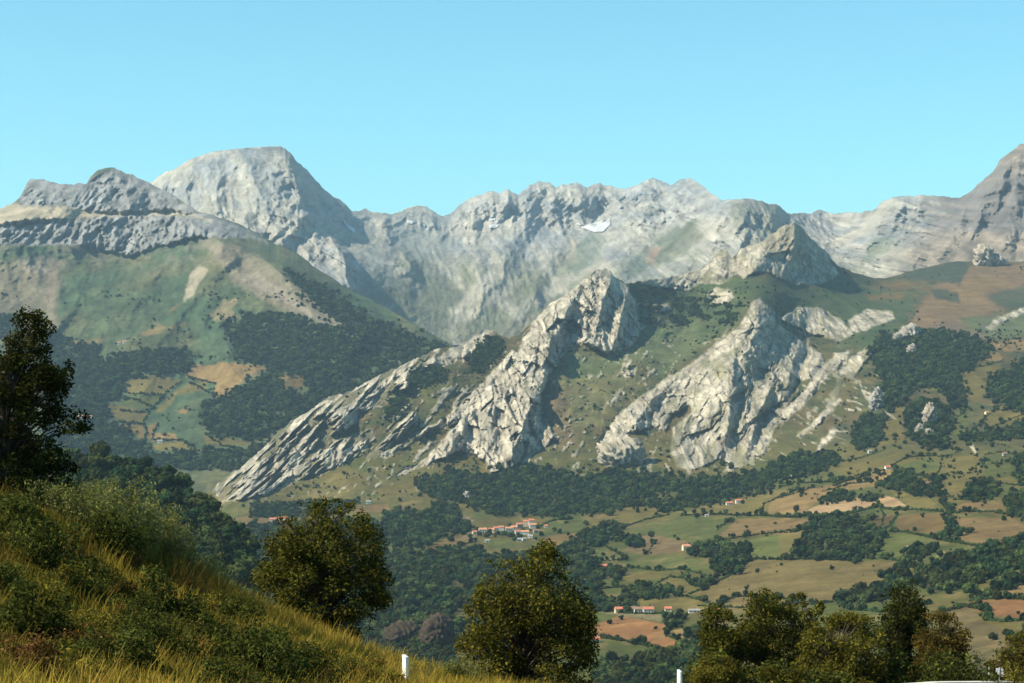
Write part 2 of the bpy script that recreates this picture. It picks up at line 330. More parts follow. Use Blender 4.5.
# snow and scree basins are smoother hollows
finish(R)
nz = R.nrm[..., 2]
n1 = fbm(xs_ / 380, zs_ / 300, 52, 5); n2 = fbm(xs_ / 90, zs_ / 70, 62, 4); n3 = ridged((xs_ + zs_ * .6) / 260, zs_ / 500, 72, 4)
R.rock = np.ones(R.px.shape)
base = np.array((.295, .292, .272)); warm = np.array((.40, .36, .28)); cold = np.array((.175, .188, .195)); veg = np.array((.135, .138, .068)); vegd = np.array((.070, .098, .048))
R.col = base + (warm - base) * smooth(.5 + 1.6 * n1)[..., None] * .8 + 0 * base
R.col += (cold - R.col) * (smooth(-.1 + 1.5 * n2 - 1.2 * n1) * .8)[..., None]
low = smooth((R.py - 232 + 40 * n1 + 16 * n2) / 60) * smooth((R.px - 340) / 40) * (1 - .65 * smooth((R.px - 850) / 30))
R.col += (veg - R.col) * (low * smooth(.35 + 1.5 * n2 + (nz - .45) * 2.2))[..., None] * .85
R.col += (SCREE * 1.08 - R.col) * (smooth((n3 - .50) * 4) * smooth((nz - .32) * 5) * .55)[..., None]
R.col = R.col * (1 + .34 * fbm(xs_ / 26, zs_ / 40, 97, 3) + .30 * n2 + .18 * f2 * f1w + .35 * (st2 - .5) * rt)[..., None]
for p, c, k in [
    ([(470,292),(492,268),(502,262),(500,274),(482,296),(456,318),(448,312)], SCREE * 1.05, .2), ([(455,318),(500,290),(520,280),(512,292),(480,312),(450,332)], SCREE, .35),
    ([(556,262),(572,240),(578,238),(578,262),(566,268)], np.array((.43, .36, .25)), .3), ([(520,306),(560,276),(600,262),(612,262),(560,292),(525,312)], SCREE * .95, .4),
    ([(630,262),(660,236),(690,222),(700,222),(670,250),(640,275),(625,280)], vegd, .35), ([(690,225),(672,240),(650,262),(655,270),(680,256),(705,235)], GREEN, .45),
    ([(560,265),(590,232),(606,236),(600,262),(575,275)], vegd * 1.1, .5), ([(820,245),(850,232),(868,224),(866,232),(842,244),(824,248)], SCREE * 1.15, .15),
    ([(870,240),(895,236),(890,252),(872,262),(862,262)], vegd * 1.3, .5), ([(868,215),(880,206),(895,200),(890,215),(874,236),(864,236)], SCREE, .5), ([(648,248),(664,244),(656,262),(648,264)], np.array((.36, .22, .14)), .45),
    ([(383,212),(440,212),(462,250),(420,262),(395,240)], np.array((.25, .26, .23)), .45), ([(500,330),(560,300),(640,280),(620,330),(540,345)], np.array((.20, .17, .11)), .5),
    ([(730,199),(790,208),(800,240),(760,250),(735,225)], np.array((.17, .18, .12)), .5)]:
    paint(R, np.array(p, float), c, 3.0, k)
R.col *= np.array((.84, .86, .89)); edge_ = smooth((R.px - 880 + .5 * (R.py - 240)) / 60); R.col *= (1 - edge_[..., None] * (1 - np.array((.66, .58, .54))))
# snow patches: separate thin snow beds lying on the range
snow_polys = [([(577,224),(590,225),(600,222),(611,219),(610,226),(604,232),(594,233),(584,229)], 'broad white snow patch in the hollow below the middle crest of the far range'),
    ([(341,221),(345,222),(356,232),(353,234)], 'narrow slanting snow streak right of the big pale peak'),
    ([(407,221),(413,222),(412,225),(407,224)], 'tiny snow patch under the low dark summit left of centre'),
    ([(489,219),(495,217),(496,220),(490,222)], 'upper small snow patch under the jagged middle crest'), ([(489,226),(499,224),(498,228),(490,229)], 'lower small snow patch under the jagged middle crest')]
build_land('mountain_range', R, M_range)
m, n, out = new_mat('snow'); b = N(n, 'ShaderNodeBsdfPrincipled'); b.inputs['Base Color'].default_value = (.46, .46, .45, 1); b.inputs['Roughness'].default_value = .6
no = N(n, 'ShaderNodeTexNoise'); no.inputs['Scale'].default_value = .05; bp = N(n, 'ShaderNodeBump'); bp.inputs['Distance'].default_value = 3; n.links.new(no.outputs[0], bp.inputs['Height']); n.links.new(bp.outputs[0], b.inputs['Normal']); n.links.new(b.outputs[0], out.inputs[0]); M_snow = m
for p, lab in snow_polys:
    p = np.array(p, float); q_ = np.concatenate([p[k] + (np.roll(p, -1, 0)[k] - p[k]) * np.linspace(0, 1, 7)[:-1, None] for k in range(len(p))])
    c0 = q_.mean(0); q_ = q_ + .55 * np.stack([fbm(q_[:, 0] / 1.6, q_[:, 1] / 1.6, 5, 2), fbm(q_[:, 0] / 1.6, q_[:, 1] / 1.6, 6, 2)], -1); rg = [c0 + (q_ - c0) * f for f in (1.0, .75, .5, .25, .04)]; V = []
    for ring in rg:
        for a_, b_ in ring:
            fx = (a_ - R.px[0, 0]) / 1.0; c = int(fx); fx -= c; fy = (b_ - R.py[0, c]) / (R.py[1, c] - R.py[0, c]); r = int(max(fy, 0)); fy = max(fy, 0) - r
            V.append((R.P[r, c] * (1 - fx) + R.P[r, c + 1] * fx) * (1 - fy) + (R.P[r + 1, c] * (1 - fx) + R.P[r + 1, c + 1] * fx) * fy + R.nrm[r, c] * 6)
    m_ = len(q_); F = np.array([(k * m_ + i, k * m_ + (i + 1) % m_, (k + 1) * m_ + (i + 1) % m_, (k + 1) * m_ + i) for k in range(4) for i in range(m_)]); inv = F
    o = link('snow_patch', mesh_np('snow_patch', V, inv.reshape(-1, 4), [M_snow])); tag(o, lab, 'snow', 'snow patches on the far range')

# ================================================================== 2. the left mountain
crestM = [(-40,214),(0,208),(10,204),(20,197),(27,182),(32,179),(45,180),(58,184),(75,184),(87,183),(95,172),(105,167),(118,168),(130,175),(145,181),(158,187),(170,193),(185,203),(200,212),(215,216),(228,220),(240,224),(255,232),(270,241),(298,254),(316,268),(351,290),(387,308),(406,319),(430,333),(456,347),(480,362),(520,385)]
ctrlM = [(-40,214,7600),(0,208,7500),(60,184,7700),(110,168,7800),(170,193,7600),(240,224,7200),(298,254,6900),(350,290,6600),(406,319,6300),(456,347,6000),(520,385,5700),(100,214,7300),(0,214,7200),(200,216,7250),(100,220,7020),(0,226,6960),(200,222,7020),(100,250,6960),(0,246,6900),(190,238,6980),(0,300,6500),(100,300,6450),(60,350,6000),(268,263,6800),(300,300,6350),(210,290,6500),(150,330,6100),(350,340,6000),(150,360,5750),(230,365,5700),(300,380,5500),(400,365,5750),(150,400,5350),(230,410,5250),(150,445,4900),(230,440,4900),(60,420,5100),(320,410,5250),(330,480,4500),(200,480,4500),(60,480,4450),(-40,480,4400),(460,420,5000)]
Mt = landform(-40, 520, 1.0, crestM, [(-40,500),(300,500),(420,470),(520,440)], ctrlM, lambda x: np.where(x < 200, 3.0, 1.6), 5, [(120, 40), (500, 220), (1100, 700)])
Mt.wx, Mt.wy = warp(Mt, 9, 3.5)
P_ = lambda *a: np.array(a, float)
env = smooth(Mt.t * 10 + .2); x_, z_ = Mt.X, Mt.Z
cliff = P_((-40,224),(0,224),(30,222),(66,219),(113,216),(184,215),(216,222),(253,235),(268,243),(250,238),(224,237),(195,237),(169,245),(148,250),(129,256),(111,252),(79,245),(40,245),(0,244),(-40,244))
crag = P_((18,203),(26,182),(32,177),(63,182),(90,180),(118,166),(160,186),(184,204),(215,216),(205,218),(169,209),(130,212),(92,212),(66,207),(26,206))
crag2 = P_((165,205),(190,206),(225,220),(260,234),(240,231),(210,219))
rk, rh = rock_field(Mt, [cliff, crag, crag2], 1.5, 4)
strat = ridged((x_ + .15 * z_) / 70, z_ / 260, 3, 5, .6)
mf, mk = facet((x_ + .2 * z_) / 60, z_ / 120, 7); mf2, mk2 = facet(x_ / 24, z_ / 34, 8)
Mt.Y -= rk * (60 * (strat - .4) + 30 * mf + 16 * mf2 + 14 * (ridged(x_ / 18, z_ / 26, 19, 3) - .45)) * env + rk * env * 60 * (ridged(x_ / 40, z_ / 50, 9, 4) - .4)
hollow = ridged((x_ + .4 * z_ + 150 * fbm(x_ / 500, z_ / 400, 8, 3)) / 700, z_ / 900, 14, 4)
Mt.Y -= (1 - rk) * env * (260 * (hollow - .45) + 50 * (ridged((x_ + z_ * .3) / 160, z_ / 260, 24, 4) - .4) + 12 * fbm(x_ / 30, z_ / 20, 34, 3)) * smooth((470 - Mt.py) / 120)
Mt.Y += rk * env * 42
for ln, A, wl, wr in [([(205,236),(240,250),(267,262),(290,281),(320,304),(352,334),(374,356)], 330, 70, 36), ([(118,168),(125,190),(135,208)], 60, 24, 12), ([(32,180),(40,195),(46,205)], 60, 20, 10), ([(60,184),(66,196),(70,206)], 40, 16, 10), ([(196,240),(170,262),(130,300),(100,330)], 150, 60, 50), ([(240,255),(205,285),(170,330),(140,365)], 120, 50, 40)]:
    Mt.Y -= A * env * spur(Mt.px, Mt.py, ln, wl, wr, .12)
finish(Mt)
n1 = fbm(x_ / 260, z_ / 150, 52, 5); n2 = fbm(x_ / 60, z_ / 40, 62, 4)
Mt.rock = rk.copy(); pink = np.array((.140, .118, .092)); gr = np.array((.042, .066, .032)); oli = np.array((.090, .088, .040))
Mt.col = gr + (oli - gr) * smooth(.42 + 1.5 * n1)[..., None]
up = smooth((285 - Mt.wy + 40 * n1) / 50) * smooth((260 - Mt.px) / 120 + .25)
Mt.col += (pink - Mt.col) * (up * smooth(.45 + 1.6 * n2) * .8)[..., None]
scr = smooth((fbm(x_ / 70, z_ / 40, 73, 4) + .4 * n1 - .02) * 5) * smooth((Mt.py - 255) / 40); Mt.col += (np.array((.028, .042, .018)) - Mt.col) * (scr * .6)[..., None]; Mt.col *= (1 + .35 * fbm(x_ / 16, z_ / 10, 74, 3))[..., None]
for p, c, k, s in [
    (P_((-40,262),(40,262),(62,280),(55,305),(30,325),(-40,325)), np.array((.155,.118,.082)), .4, 8), (P_((18,262),(48,256),(70,262),(50,276),(25,272)), np.array((.24,.20,.155)), .5, 3), (P_((44,300),(52,262),(58,262),(54,300),(60,330),(52,335)), np.array((.2,.15,.11)), .5, 3),
    (P_((190,273),(200,266),(208,270),(200,283),(190,298),(182,302),(186,290)), np.array((.27,.23,.165)), .2, 1.5), (P_((178,303),(182,302),(172,312),(166,314)), TAN, .3, 1), (P_((138,335),(160,325),(166,328),(148,336)), TAN, .3, 1), (P_((168,328),(186,323),(184,326),(170,331)), TAN, .3, 1),
    (P_((196,235),(240,248),(266,262),(288,278),(319,299),(351,327),(377,356),(365,354),(340,331),(305,318),(284,311),(256,296),(236,285),(225,270)), np.array((.155,.128,.094)), .3, 4),
    (P_((240,281),(256,272),(290,296),(330,322),(372,350),(366,353),(335,333),(300,310),(262,290)), np.array((.22,.185,.145)), .5, 2),
    (P_((210,316),(225,300),(238,298),(232,310),(240,318),(214,322)), np.array((.2,.155,.085)), .3, 2),
    (P_((184,365),(205,366),(231,362),(262,366),(276,364),(250,376),(236,386),(234,396),(214,399),(216,383),(187,377)), TAN * 1.05, .05, 1), (P_((123,380),(152,375),(182,380),(164,395),(129,394)), OLIVE * 1.1, .05, 1),
    (P_((120,403),(132,396),(164,396),(152,409)), GREEN, .05, .8), (P_((102,406),(117,404),(149,412),(143,423),(120,421)), OLIVE, .05, .8), (P_((120,423),(143,425),(143,438),(126,432)), DRY, .05, .8),
    (P_((146,425),(157,423),(152,440),(146,438)), DRY, .05, .8), (P_((155,434),(175,432),(178,440),(152,441)), TAN, .1, .8), (P_((146,445),(182,441),(199,450),(155,451)), OLIVE * 1.15, .05, 1), (P_((202,435),(234,437),(249,444),(223,447),(205,443)), OLIVE, .1, 1),
    (P_((155,412),(170,394),(190,382),(211,382),(202,391),(179,395),(164,411)), OLIVE * 1.15, .1, 1), (P_((174,412),(190,408),(188,413)), TAN, .1, .7), (P_((277,376),(305,374),(305,381),(291,392),(279,386)), DRY, .1, 1), (P_((199,450),(235,452),(228,457),(204,455)), OLIVE, .1, 1),
    (P_((104,366),(116,364),(116,376),(106,378)), OLIVE, .3, 1), (P_((72,341),(104,339),(103,342),(76,344)), TAN, .35, 1), (P_((80,414),(98,416),(96,420),(82,420)), HEATH, .3, 1)]:
    paint(Mt, p, c, s, k)
fM = [P_((235,323),(262,312),(288,314),(312,322),(340,330),(383,358),(397,367),(351,390),(316,400),(305,386),(305,376),(277,369),(239,357),(221,322)), P_((200,407),(240,388),(274,369),(288,392),(320,400),(300,418),(267,435),(253,440),(210,434)),
      P_((284,268),(333,294),(368,318),(404,332),(453,349),(411,364),(378,350),(330,315),(300,287)), P_((44,333),(94,346),(105,365),(123,380),(123,397),(100,406),(117,426),(146,446),(155,455),(250,450),(330,420),(330,470),(44,470)), P_((118,352),(187,348),(190,362),(187,372),(123,378),(102,364)), P_((395,365),(455,350),(470,368),(420,385),(340,405)), P_((-40,316),(18,314),(20,336),(-40,340))]
Mt.wx, Mt.wy = warp(Mt, 12, 9)
for p in fM: paint(Mt, p, WOOD * 1.7, 5, .45)
Mt.wx, Mt.wy = warp(Mt, 9, 3.5)
ledge = P_((-40,230),(-40,213),(0,207),(26,200),(66,203),(92,208),(130,207),(169,204),(186,203),(206,214),(216,222),(184,219),(113,220),(66,223),(30,226))
paint(Mt, ledge, np.array((.33, .28, .195)), 1.5, .15)
lim = np.array((.19, .19, .185)); Mt.col += (lim * (1 + .5 * n2[..., None] + .35 * (strat[..., None] - .5) + .3 * mf2[..., None]) - Mt.col) * (rk * .93)[..., None]
build_land('mountain', Mt, M_mtn)

# ================================================================== 3. the rocky ridge and the farmed hillside below it
crestH = [(120,590),(160,545),(190,512),(205,495),(217,485),(230,475),(253,457),(270,441),(288,423),(310,410),(330,396),(351,391),(362,385),(375,377),(390,371),(407,363),(420,357),(432,351),(440,349),(455,346),(468,341),(478,334),(486,330),(492,330),(500,336),(508,337),(520,334),(530,324),(540,313),(549,305),(560,298),(571,291),(578,284),(585,279),(592,273),(598,268),(604,268),(610,270),(613,276),(620,280),(628,284),(640,282),(650,279),(665,276),(680,276),(690,272),(700,269),(708,262),(716,254),(721,250),(727,250),(732,257),(736,255),(741,248),(750,245),(758,243),(766,238),(772,234),(780,229),(787,224),(793,222),(801,225),(806,233),(812,239),(825,250),(831,259),(841,267),(852,272),(863,275),(875,278),(886,278),(898,275),(910,271),(927,267),(945,263),(957,261),(974,262),(990,263),(1010,262),(1030,261),(1070,258)]
ctrlH = [(120,590,4000),(160,545,4100),(190,512,4150),(217,485,4250),(288,423,4500),(351,391,4650),(440,349,4900),(500,336,5050),(549,305,5150),(600,269,5300),(645,281,5500),(690,272,5800),(725,250,6000),(793,222,6150),(841,267,6400),(886,278,6700),(957,261,6900),(1024,262,6900),(1070,258,6900),
    (260,495,4000),(330,480,4100),(400,470,4150),(300,520,3750),(450,468,4150),(500,475,4100),(430,400,4550),(510,340,5000),(560,400,4500),(560,450,4250),(600,360,4800),(620,330,5050),(640,400,4550),(600,450,4250),(700,310,5500),(680,460,4100),(760,305,5000),(740,340,4750),(720,400,4450),(730,470,4000),(800,340,5100),(850,320,5500),(870,350,4850),(830,400,4400),(810,450,4000),(790,280,5850),(900,310,5800),(960,300,6000),(1024,300,6000),(930,340,4900),(1000,345,4900),(900,400,4200),(960,400,4150),(1024,400,4050),(890,440,3700),(960,450,3450),(1024,450,3300),
    (350,505,3750),(400,505,3700),(500,490,3900),(600,485,3900),(660,490,3700),(500,515,3500),(420,540,3150),(510,530,3320),(590,520,3350),(700,505,3350),(800,490,3300),(880,480,3250),(960,485,2950),(1040,490,2800),(420,600,2400),(500,600,2400),(600,565,2700),(700,550,2700),(800,545,2600),(900,545,2400),(1024,545,2150),(600,610,2200),(700,600,2150),(800,590,2050),(900,590,1950),(1024,590,1750),(430,650,1950),(600,650,1850),(700,650,1750),(900,640,1550),(1024,640,1400),(400,710,1700),(600,710,1500),(800,710,1350),(1070,710,1150),(250,560,3000),(250,640,2300),(150,700,2000)]
H = landform(120, 1070, 0.9, crestH, 712, ctrlH, lambda x: np.where(x < 190, .5, np.where(x < 850, 4.0, .6)), 3, [(40, 30), (140, 110), (400, 300), (900, 520)])
H.wx, H.wy = warp(H, 9, 3.0)
polysR = dict(
 limb=P_((212,490),(253,455),(288,421),(330,394),(351,389),(375,375),(407,361),(432,349),(442,347),(425,369),(411,372),(407,388),(390,397),(375,407),(365,414),(354,425),(340,432),(326,446),(305,457),(295,471),(270,488),(242,500),(221,502)),
 band=P_((221,502),(270,473),(316,446),(354,435),(372,428),(377,439),(351,459),(333,469),(305,478),(270,494)), tooth=P_((366,458),(379,446),(397,426),(414,411),(422,421),(404,433),(388,446),(372,460)),
 top=P_((416,372),(433,353),(439,355),(459,344),(484,329),(493,328),(490,346),(468,357),(439,369)),
 tower=P_((420,463),(439,444),(459,421),(471,399),(500,376),(514,364),(528,328),(549,303),(571,290),(584,277),(600,266),(616,271),(618,281),(628,286),(635,302),(639,321),(640,336),(626,349),(607,353),(587,346),(576,340),(562,351),(556,366),(548,376),(545,389),(540,394),(543,415),(550,427),(556,437),(544,448),(526,453),(513,466),(491,473),(484,460),(475,456),(462,450),(439,460),(410,472),(396,476),(404,468)),
 fringe=P_((436,428),(470,395),(498,366),(512,350),(522,352),(480,402),(450,427)), fringe2=P_((380,455),(420,432),(460,408),(455,414),(415,440),(384,460)),
 pyramid=P_((597,444),(618,415),(649,391),(674,375),(692,363),(708,351),(723,338),(738,329),(744,320),(751,303),(760,299),(772,310),(781,326),(797,338),(821,354),(826,363),(815,378),(800,381),(791,397),(772,406),(748,428),(741,440),(744,461),(729,473),(723,457),(705,466),(692,470),(678,468),(671,452),(673,428),(692,412),(689,405),(677,411),(670,418),(665,431),(652,426),(634,433),(618,439),(600,446)),
 slabs=P_((723,473),(748,428),(772,409),(784,409),(797,397),(821,372),(834,354),(851,350),(846,363),(827,375),(812,397),(797,411),(772,430),(766,454),(744,466)), sliver=P_((838,374),(855,354),(880,342),(884,344),(864,362),(852,379)),
 sliver2=P_((796,436),(815,420),(840,396),(842,400),(820,424),(800,438)), sliver3=P_((812,457),(822,440),(834,426),(838,430),(824,448),(816,458)), sliver4=P_((869,408),(876,398),(883,392),(882,400),(873,411)),
 domeA=P_((779,318),(800,307),(821,308),(843,322),(854,335),(837,341),(809,333)), domeB=P_((846,320),(867,310),(889,310),(896,318),(867,330),(852,332)),
 crag=P_((738,247),(758,242),(772,233),(784,225),(793,220),(801,223),(810,235),(825,248),(833,265),(839,274),(825,283),(799,285),(778,277),(766,271),(758,272),(746,278),(735,272)), tooth2=P_((700,270),(716,252),(727,248),(735,260),(738,275),(718,284),(700,284)),
 comb=P_((640,282),(652,277),(680,274),(700,268),(704,282),(690,290),(660,288)), bit1=P_((706,296),(716,288),(728,288),(734,296),(726,303),(712,303)), bit2=P_((652,305),(668,303),(672,310),(656,312)), bit3=P_((622,372),(636,366),(636,374),(626,378)),
 right=P_((984,328),(1000,316),(1030,306),(1030,311),(1005,321),(990,330)), r2=P_((896,334),(904,326),(914,327),(912,336),(900,341)))
rk, rh = rock_field(H, list(polysR.values()), 1.3, 7)
# thin ribs of bare rock breaking through the grass, running up-slope to the right
x_, z_ = H.X, H.Z; sa = (x_ + z_ * 1.15) / 1.5; sp = (x_ * 1.1 - z_) / 1.5
zone = P_((225,500),(350,396),(500,336),(560,300),(640,290),(700,345),(760,305),(830,350),(880,345),(900,420),(820,450),(740,480),(560,470),(480,480),(380,495))
zin = smooth(.5 - poly_sd(H.px, H.py, zone) / 20)
rib = smooth((fbm(sa / 90, sp / 22, 77, 4) + .35 * fbm(x_ / 14, z_ / 11, 78, 3) - .24) * 7) * zin * (1 - smooth(rk))
speck = smooth((perlin(x_ / 11, z_ / 8, 79) + .5 * fbm(x_ / 60, z_ / 50, 80, 3) - .52) * 6) * zin
rk2 = np.clip(rib * .9 + speck * .8, 0, 1) * (1 - rk)
tw0 = smooth((H.px - 412) / 40) * smooth((655 - H.px) / 12)
gap = smooth((fbm(sa / 70, sp / 15, 97, 4) - .16 + .21 * (H.px < 425) - .22 * tw0) * 7) * rk  # grass let into the rock
rk = rk * (1 - .8 * gap * np.where(H.px > 640, .35, 1))
env = smooth(H.t * 14 + .25)
wp = 30 * fbm(x_ / 120, z_ / 120, 61, 3)
s1 = ridged((sp + wp) / 75, (sa + wp) / 240, 13, 5, .56); s2 = ridged((sp + wp) / 26, sa / 70, 23, 5, .6); s3 = ridged(x_ / 19, z_ / 26, 33, 4, .7)
vert = ridged((x_ + wp) / 55, z_ / 130, 43, 4, .55)
mtop = rk * env
hf, hk = facet((sp + wp) / 46, (sa + wp) / 95, 9, 1.3); hf2, hk2 = facet((sp + .6 * wp) / 19, sa / 34, 10, 1.2); tw_ = smooth((H.px - 412) / 40) * smooth((655 - H.px) / 12) * smooth((490 - H.py) / 20); hv, hvk = facet((x_ + .25 * z_ + wp) / 42, (z_ + .2 * x_) / 84, 14, 1.3); hv2, hvk2 = facet((x_ + .3 * z_ + .5 * wp) / 18, z_ / 30, 15, 1.2); hf = hf + (hv * 1.5 - hf) * tw_; hf2 = hf2 + (hv2 * 1.3 - hf2) * tw_; s1 = s1 + (ridged((x_ + .35 * z_ + wp) / 60, (z_ - .2 * x_) / 150, 16, 5, .56) - s1) * tw_; s2 = s2 + (ridged((x_ + .3 * z_) / 24, z_ / 60, 17, 4, .6) - s2) * tw_; hf3, hk3 = facet(x_ / 9, z_ / 11, 11, 1.2)
H.Y -= mtop * (24 * rh + (36 * (s1 - .45) + 26 * (vert - .45)) * np.where((H.px > 420) & (H.px < 645), .62, .9) + 12 * (s2 - .45) + 7 * (s3 - .45) + (30 * hf + 15 * hf2 + 7 * hf3) * np.where(H.px > 600, .55, .85)) + rk2 * 9
for ln, A, wl, wr in [([(578,284),(568,305),(560,328),(552,346)], 95, 40, 7), ([(552,330),(547,360),(541,392)], 85, 44, 6), ([(532,385),(528,412),(518,440),(506,470)], 120, 60, 17), ([(500,376),(494,410),(486,450)], 34, 24, 7), ([(614,271),(609,285),(602,302),(598,325)], 60, 24, 7), ([(628,286),(622,315),(614,346)], 75, 26, 9), ([(598,268),(590,282)], 40, 14, 9), ([(470,402),(462,430),(448,452)], 40, 20, 8),
    ([(491,329),(487,340),(478,352)], 40, 26, 6), ([(438,350),(424,366),(408,386)], 40, 20, 7), ([(375,378),(362,396),(340,425)], 36, 26, 9), ([(330,396),(310,430),(280,470)], 40, 26, 10), ([(288,424),(270,450),(240,490)], 36, 22, 9), ([(352,436),(340,456)], 28, 14, 5), ([(414,412),(404,428)], 30, 14, 5),
    ([(757,301),(750,322),(742,345),(720,380)], 55, 50, 26), ([(733,385),(730,415),(724,448)], 75, 44, 9), ([(772,384),(764,404),(752,424)], 62, 24, 7), ([(758,420),(748,445),(742,464)], 56, 18, 6), ([(800,338),(792,365),(786,392)], 56, 34, 10), ([(822,356),(806,378)], 40, 14, 6), ([(692,410),(680,440),(690,468)], 44, 26, 12), ([(672,376),(650,402),(630,430)], 34, 26, 9), ([(838,352),(822,374),(806,400)], 34, 14, 6), ([(880,344),(862,366),(850,385)], 26, 14, 8),
    ([(724,249),(722,264),(715,282)], 80, 24, 9), ([(793,222),(796,245),(790,264)], 60, 30, 7), ([(802,226),(814,248),(830,272)], 80, 24, 10), ([(766,237),(762,255),(752,274)], 60, 24, 8), ([(741,248),(740,262)], 40, 10, 6), ([(665,277),(668,286)], 30, 14, 5), ([(685,273),(690,286)], 36, 14, 6)]:
    d_ = spur(H.px + 2 * fbm(x_ / 25, z_ / 25, 5, 3), H.py, ln, wl, wr, .2)
    H.Y -= A * (1.25 if 495 < ln[0][0] < 630 else 1) * env * d_ * smooth(rk * 1.6 + .12)
fieldmask = smooth((H.py - 455) / 50)
H.Y *= 1 - .010 * (1 - rk) * fbm(x_ / 170, z_ / 60, 88, 3) * (1 - fieldmask) * env - .012 * fieldmask * fbm(x_ / 210, H.Y / 420, 89, 3)
# soft folds in the grassy ground of the upper slopes
H.Y -= (1 - rk) * (1 - fieldmask) * env * (38 * (ridged((sp + wp * 2) / 210, sa / 420, 64, 4) - .45) + 5 * fbm(x_ / 22, z_ / 14, 65, 3))
finish(H)
n1 = fbm(x_ / 150, z_ / 60, 52, 5); n2 = fbm(x_ / 32, z_ / 20, 62, 4); n4 = fbm(x_ / 60, H.Y / 130, 66, 4)
H.rock = np.clip(rk + rk2, 0, 1)
H.col = OLIVE + (GREEN * .95 - OLIVE) * smooth(.5 + 1.4 * n1 + .8 * n2)[..., None]
upz = smooth((470 - H.wy) / 40)
slope_c = np.array((.056, .058, .020)); brown = np.array((.080, .058, .026)); H.col += ((slope_c + (brown - slope_c) * smooth(.45 + 1.6 * n1 + n2)[..., None]) - H.col) * (upz * .9)[..., None]
scr = smooth((fbm(x_ / 46, z_ / 26, 73, 4) + .35 * n1 - .03) * 6) * upz; H.col += (np.array((.026, .038, .014)) - H.col) * (scr * .6)[..., None]; H.col *= (1 + .4 * fbm(x_ / 9, z_ / 6, 74, 3) * upz)[..., None]
gpoly = P_((636,290),(700,280),(745,276),(800,284),(860,276),(915,300),(905,330),(860,352),(830,350),(850,330),(800,340),(765,304),(748,304),(735,330),(700,350),(660,380),(640,350))
paint(H, gpoly, np.array((.034, .060, .021)), 8, .4)
paint(H, P_((640,330),(700,320),(700,345),(660,375),(640,360)), np.array((.085,.10,.042)), 6, .3)
for p, c, s, k in [
    (P_((905,330),(934,287),(969,266),(1075,260),(1075,282),(1010,299),(1001,310),(963,322),(935,330)), HEATH * 1.05, 4, .05), (P_((930,300),(975,276),(1000,280),(985,300),(950,306)), TAN * .85, 5, .25), (P_((880,282),(905,280),(925,284),(900,290),(870,288)), DRY * .9, 3, .2), (P_((865,295),(905,293),(900,299),(870,300)), DRY, 2, .2),
    (P_((893,279),(927,266),(963,261),(969,268),(960,284),(928,280)), DHEATH, 2, .05), (P_((930,288),(958,292),(960,304),(950,302),(934,298)), DHEATH, 2, .1), (P_((985,296),(1030,284),(1070,282),(1070,305),(1000,308)), DHEATH * 1.2, 3, .15), (P_((900,330),(960,320),(1000,316),(1000,335),(960,345)), np.array((.12,.085,.055)), 4, .15), (P_((960,318),(980,316),(984,328),(966,332)), GREEN, 3, .3), (P_((963,320),(1040,310),(1040,334),(990,340)), np.array((.085,.1,.045)), 4, .2),
    (P_((990,344),(1012,339),(1030,338),(1030,350),(1004,352)), TAN, 1, .1), (P_((980,354),(998,352),(1004,360),(984,362)), TAN, 1, .1), (P_((962,372),(1000,362),(1004,372),(975,402),(962,400)), OLIVE * .95, 2, .1), (P_((925,386),(942,384),(940,396),(932,395)), GREEN, 1.5, .2), (P_((952,412),(972,412),(964,440),(948,436)), GREEN, 2, .2), (P_((880,416),(905,402),(902,440),(870,452),(855,456)), OLIVE * .95, 2, .1), (P_((975,418),(1000,405),(1030,405),(1030,420),(985,428)), OLIVE, 2, .1),
    (P_((540,350),(640,345),(650,380),(600,420),(560,440),(548,400)), np.array((.118,.112,.045)), 10, .3), (P_((546,392),(565,388),(575,440),(560,450),(550,425)), np.array((.11,.075,.042)), 6, .3), (P_((565,352),(600,356),(640,352),(660,330),(675,320),(660,345),(600,376),(570,380)), np.array((.075,.1,.04)), 6, .3)]:
    paint(H, p, c, s, k)
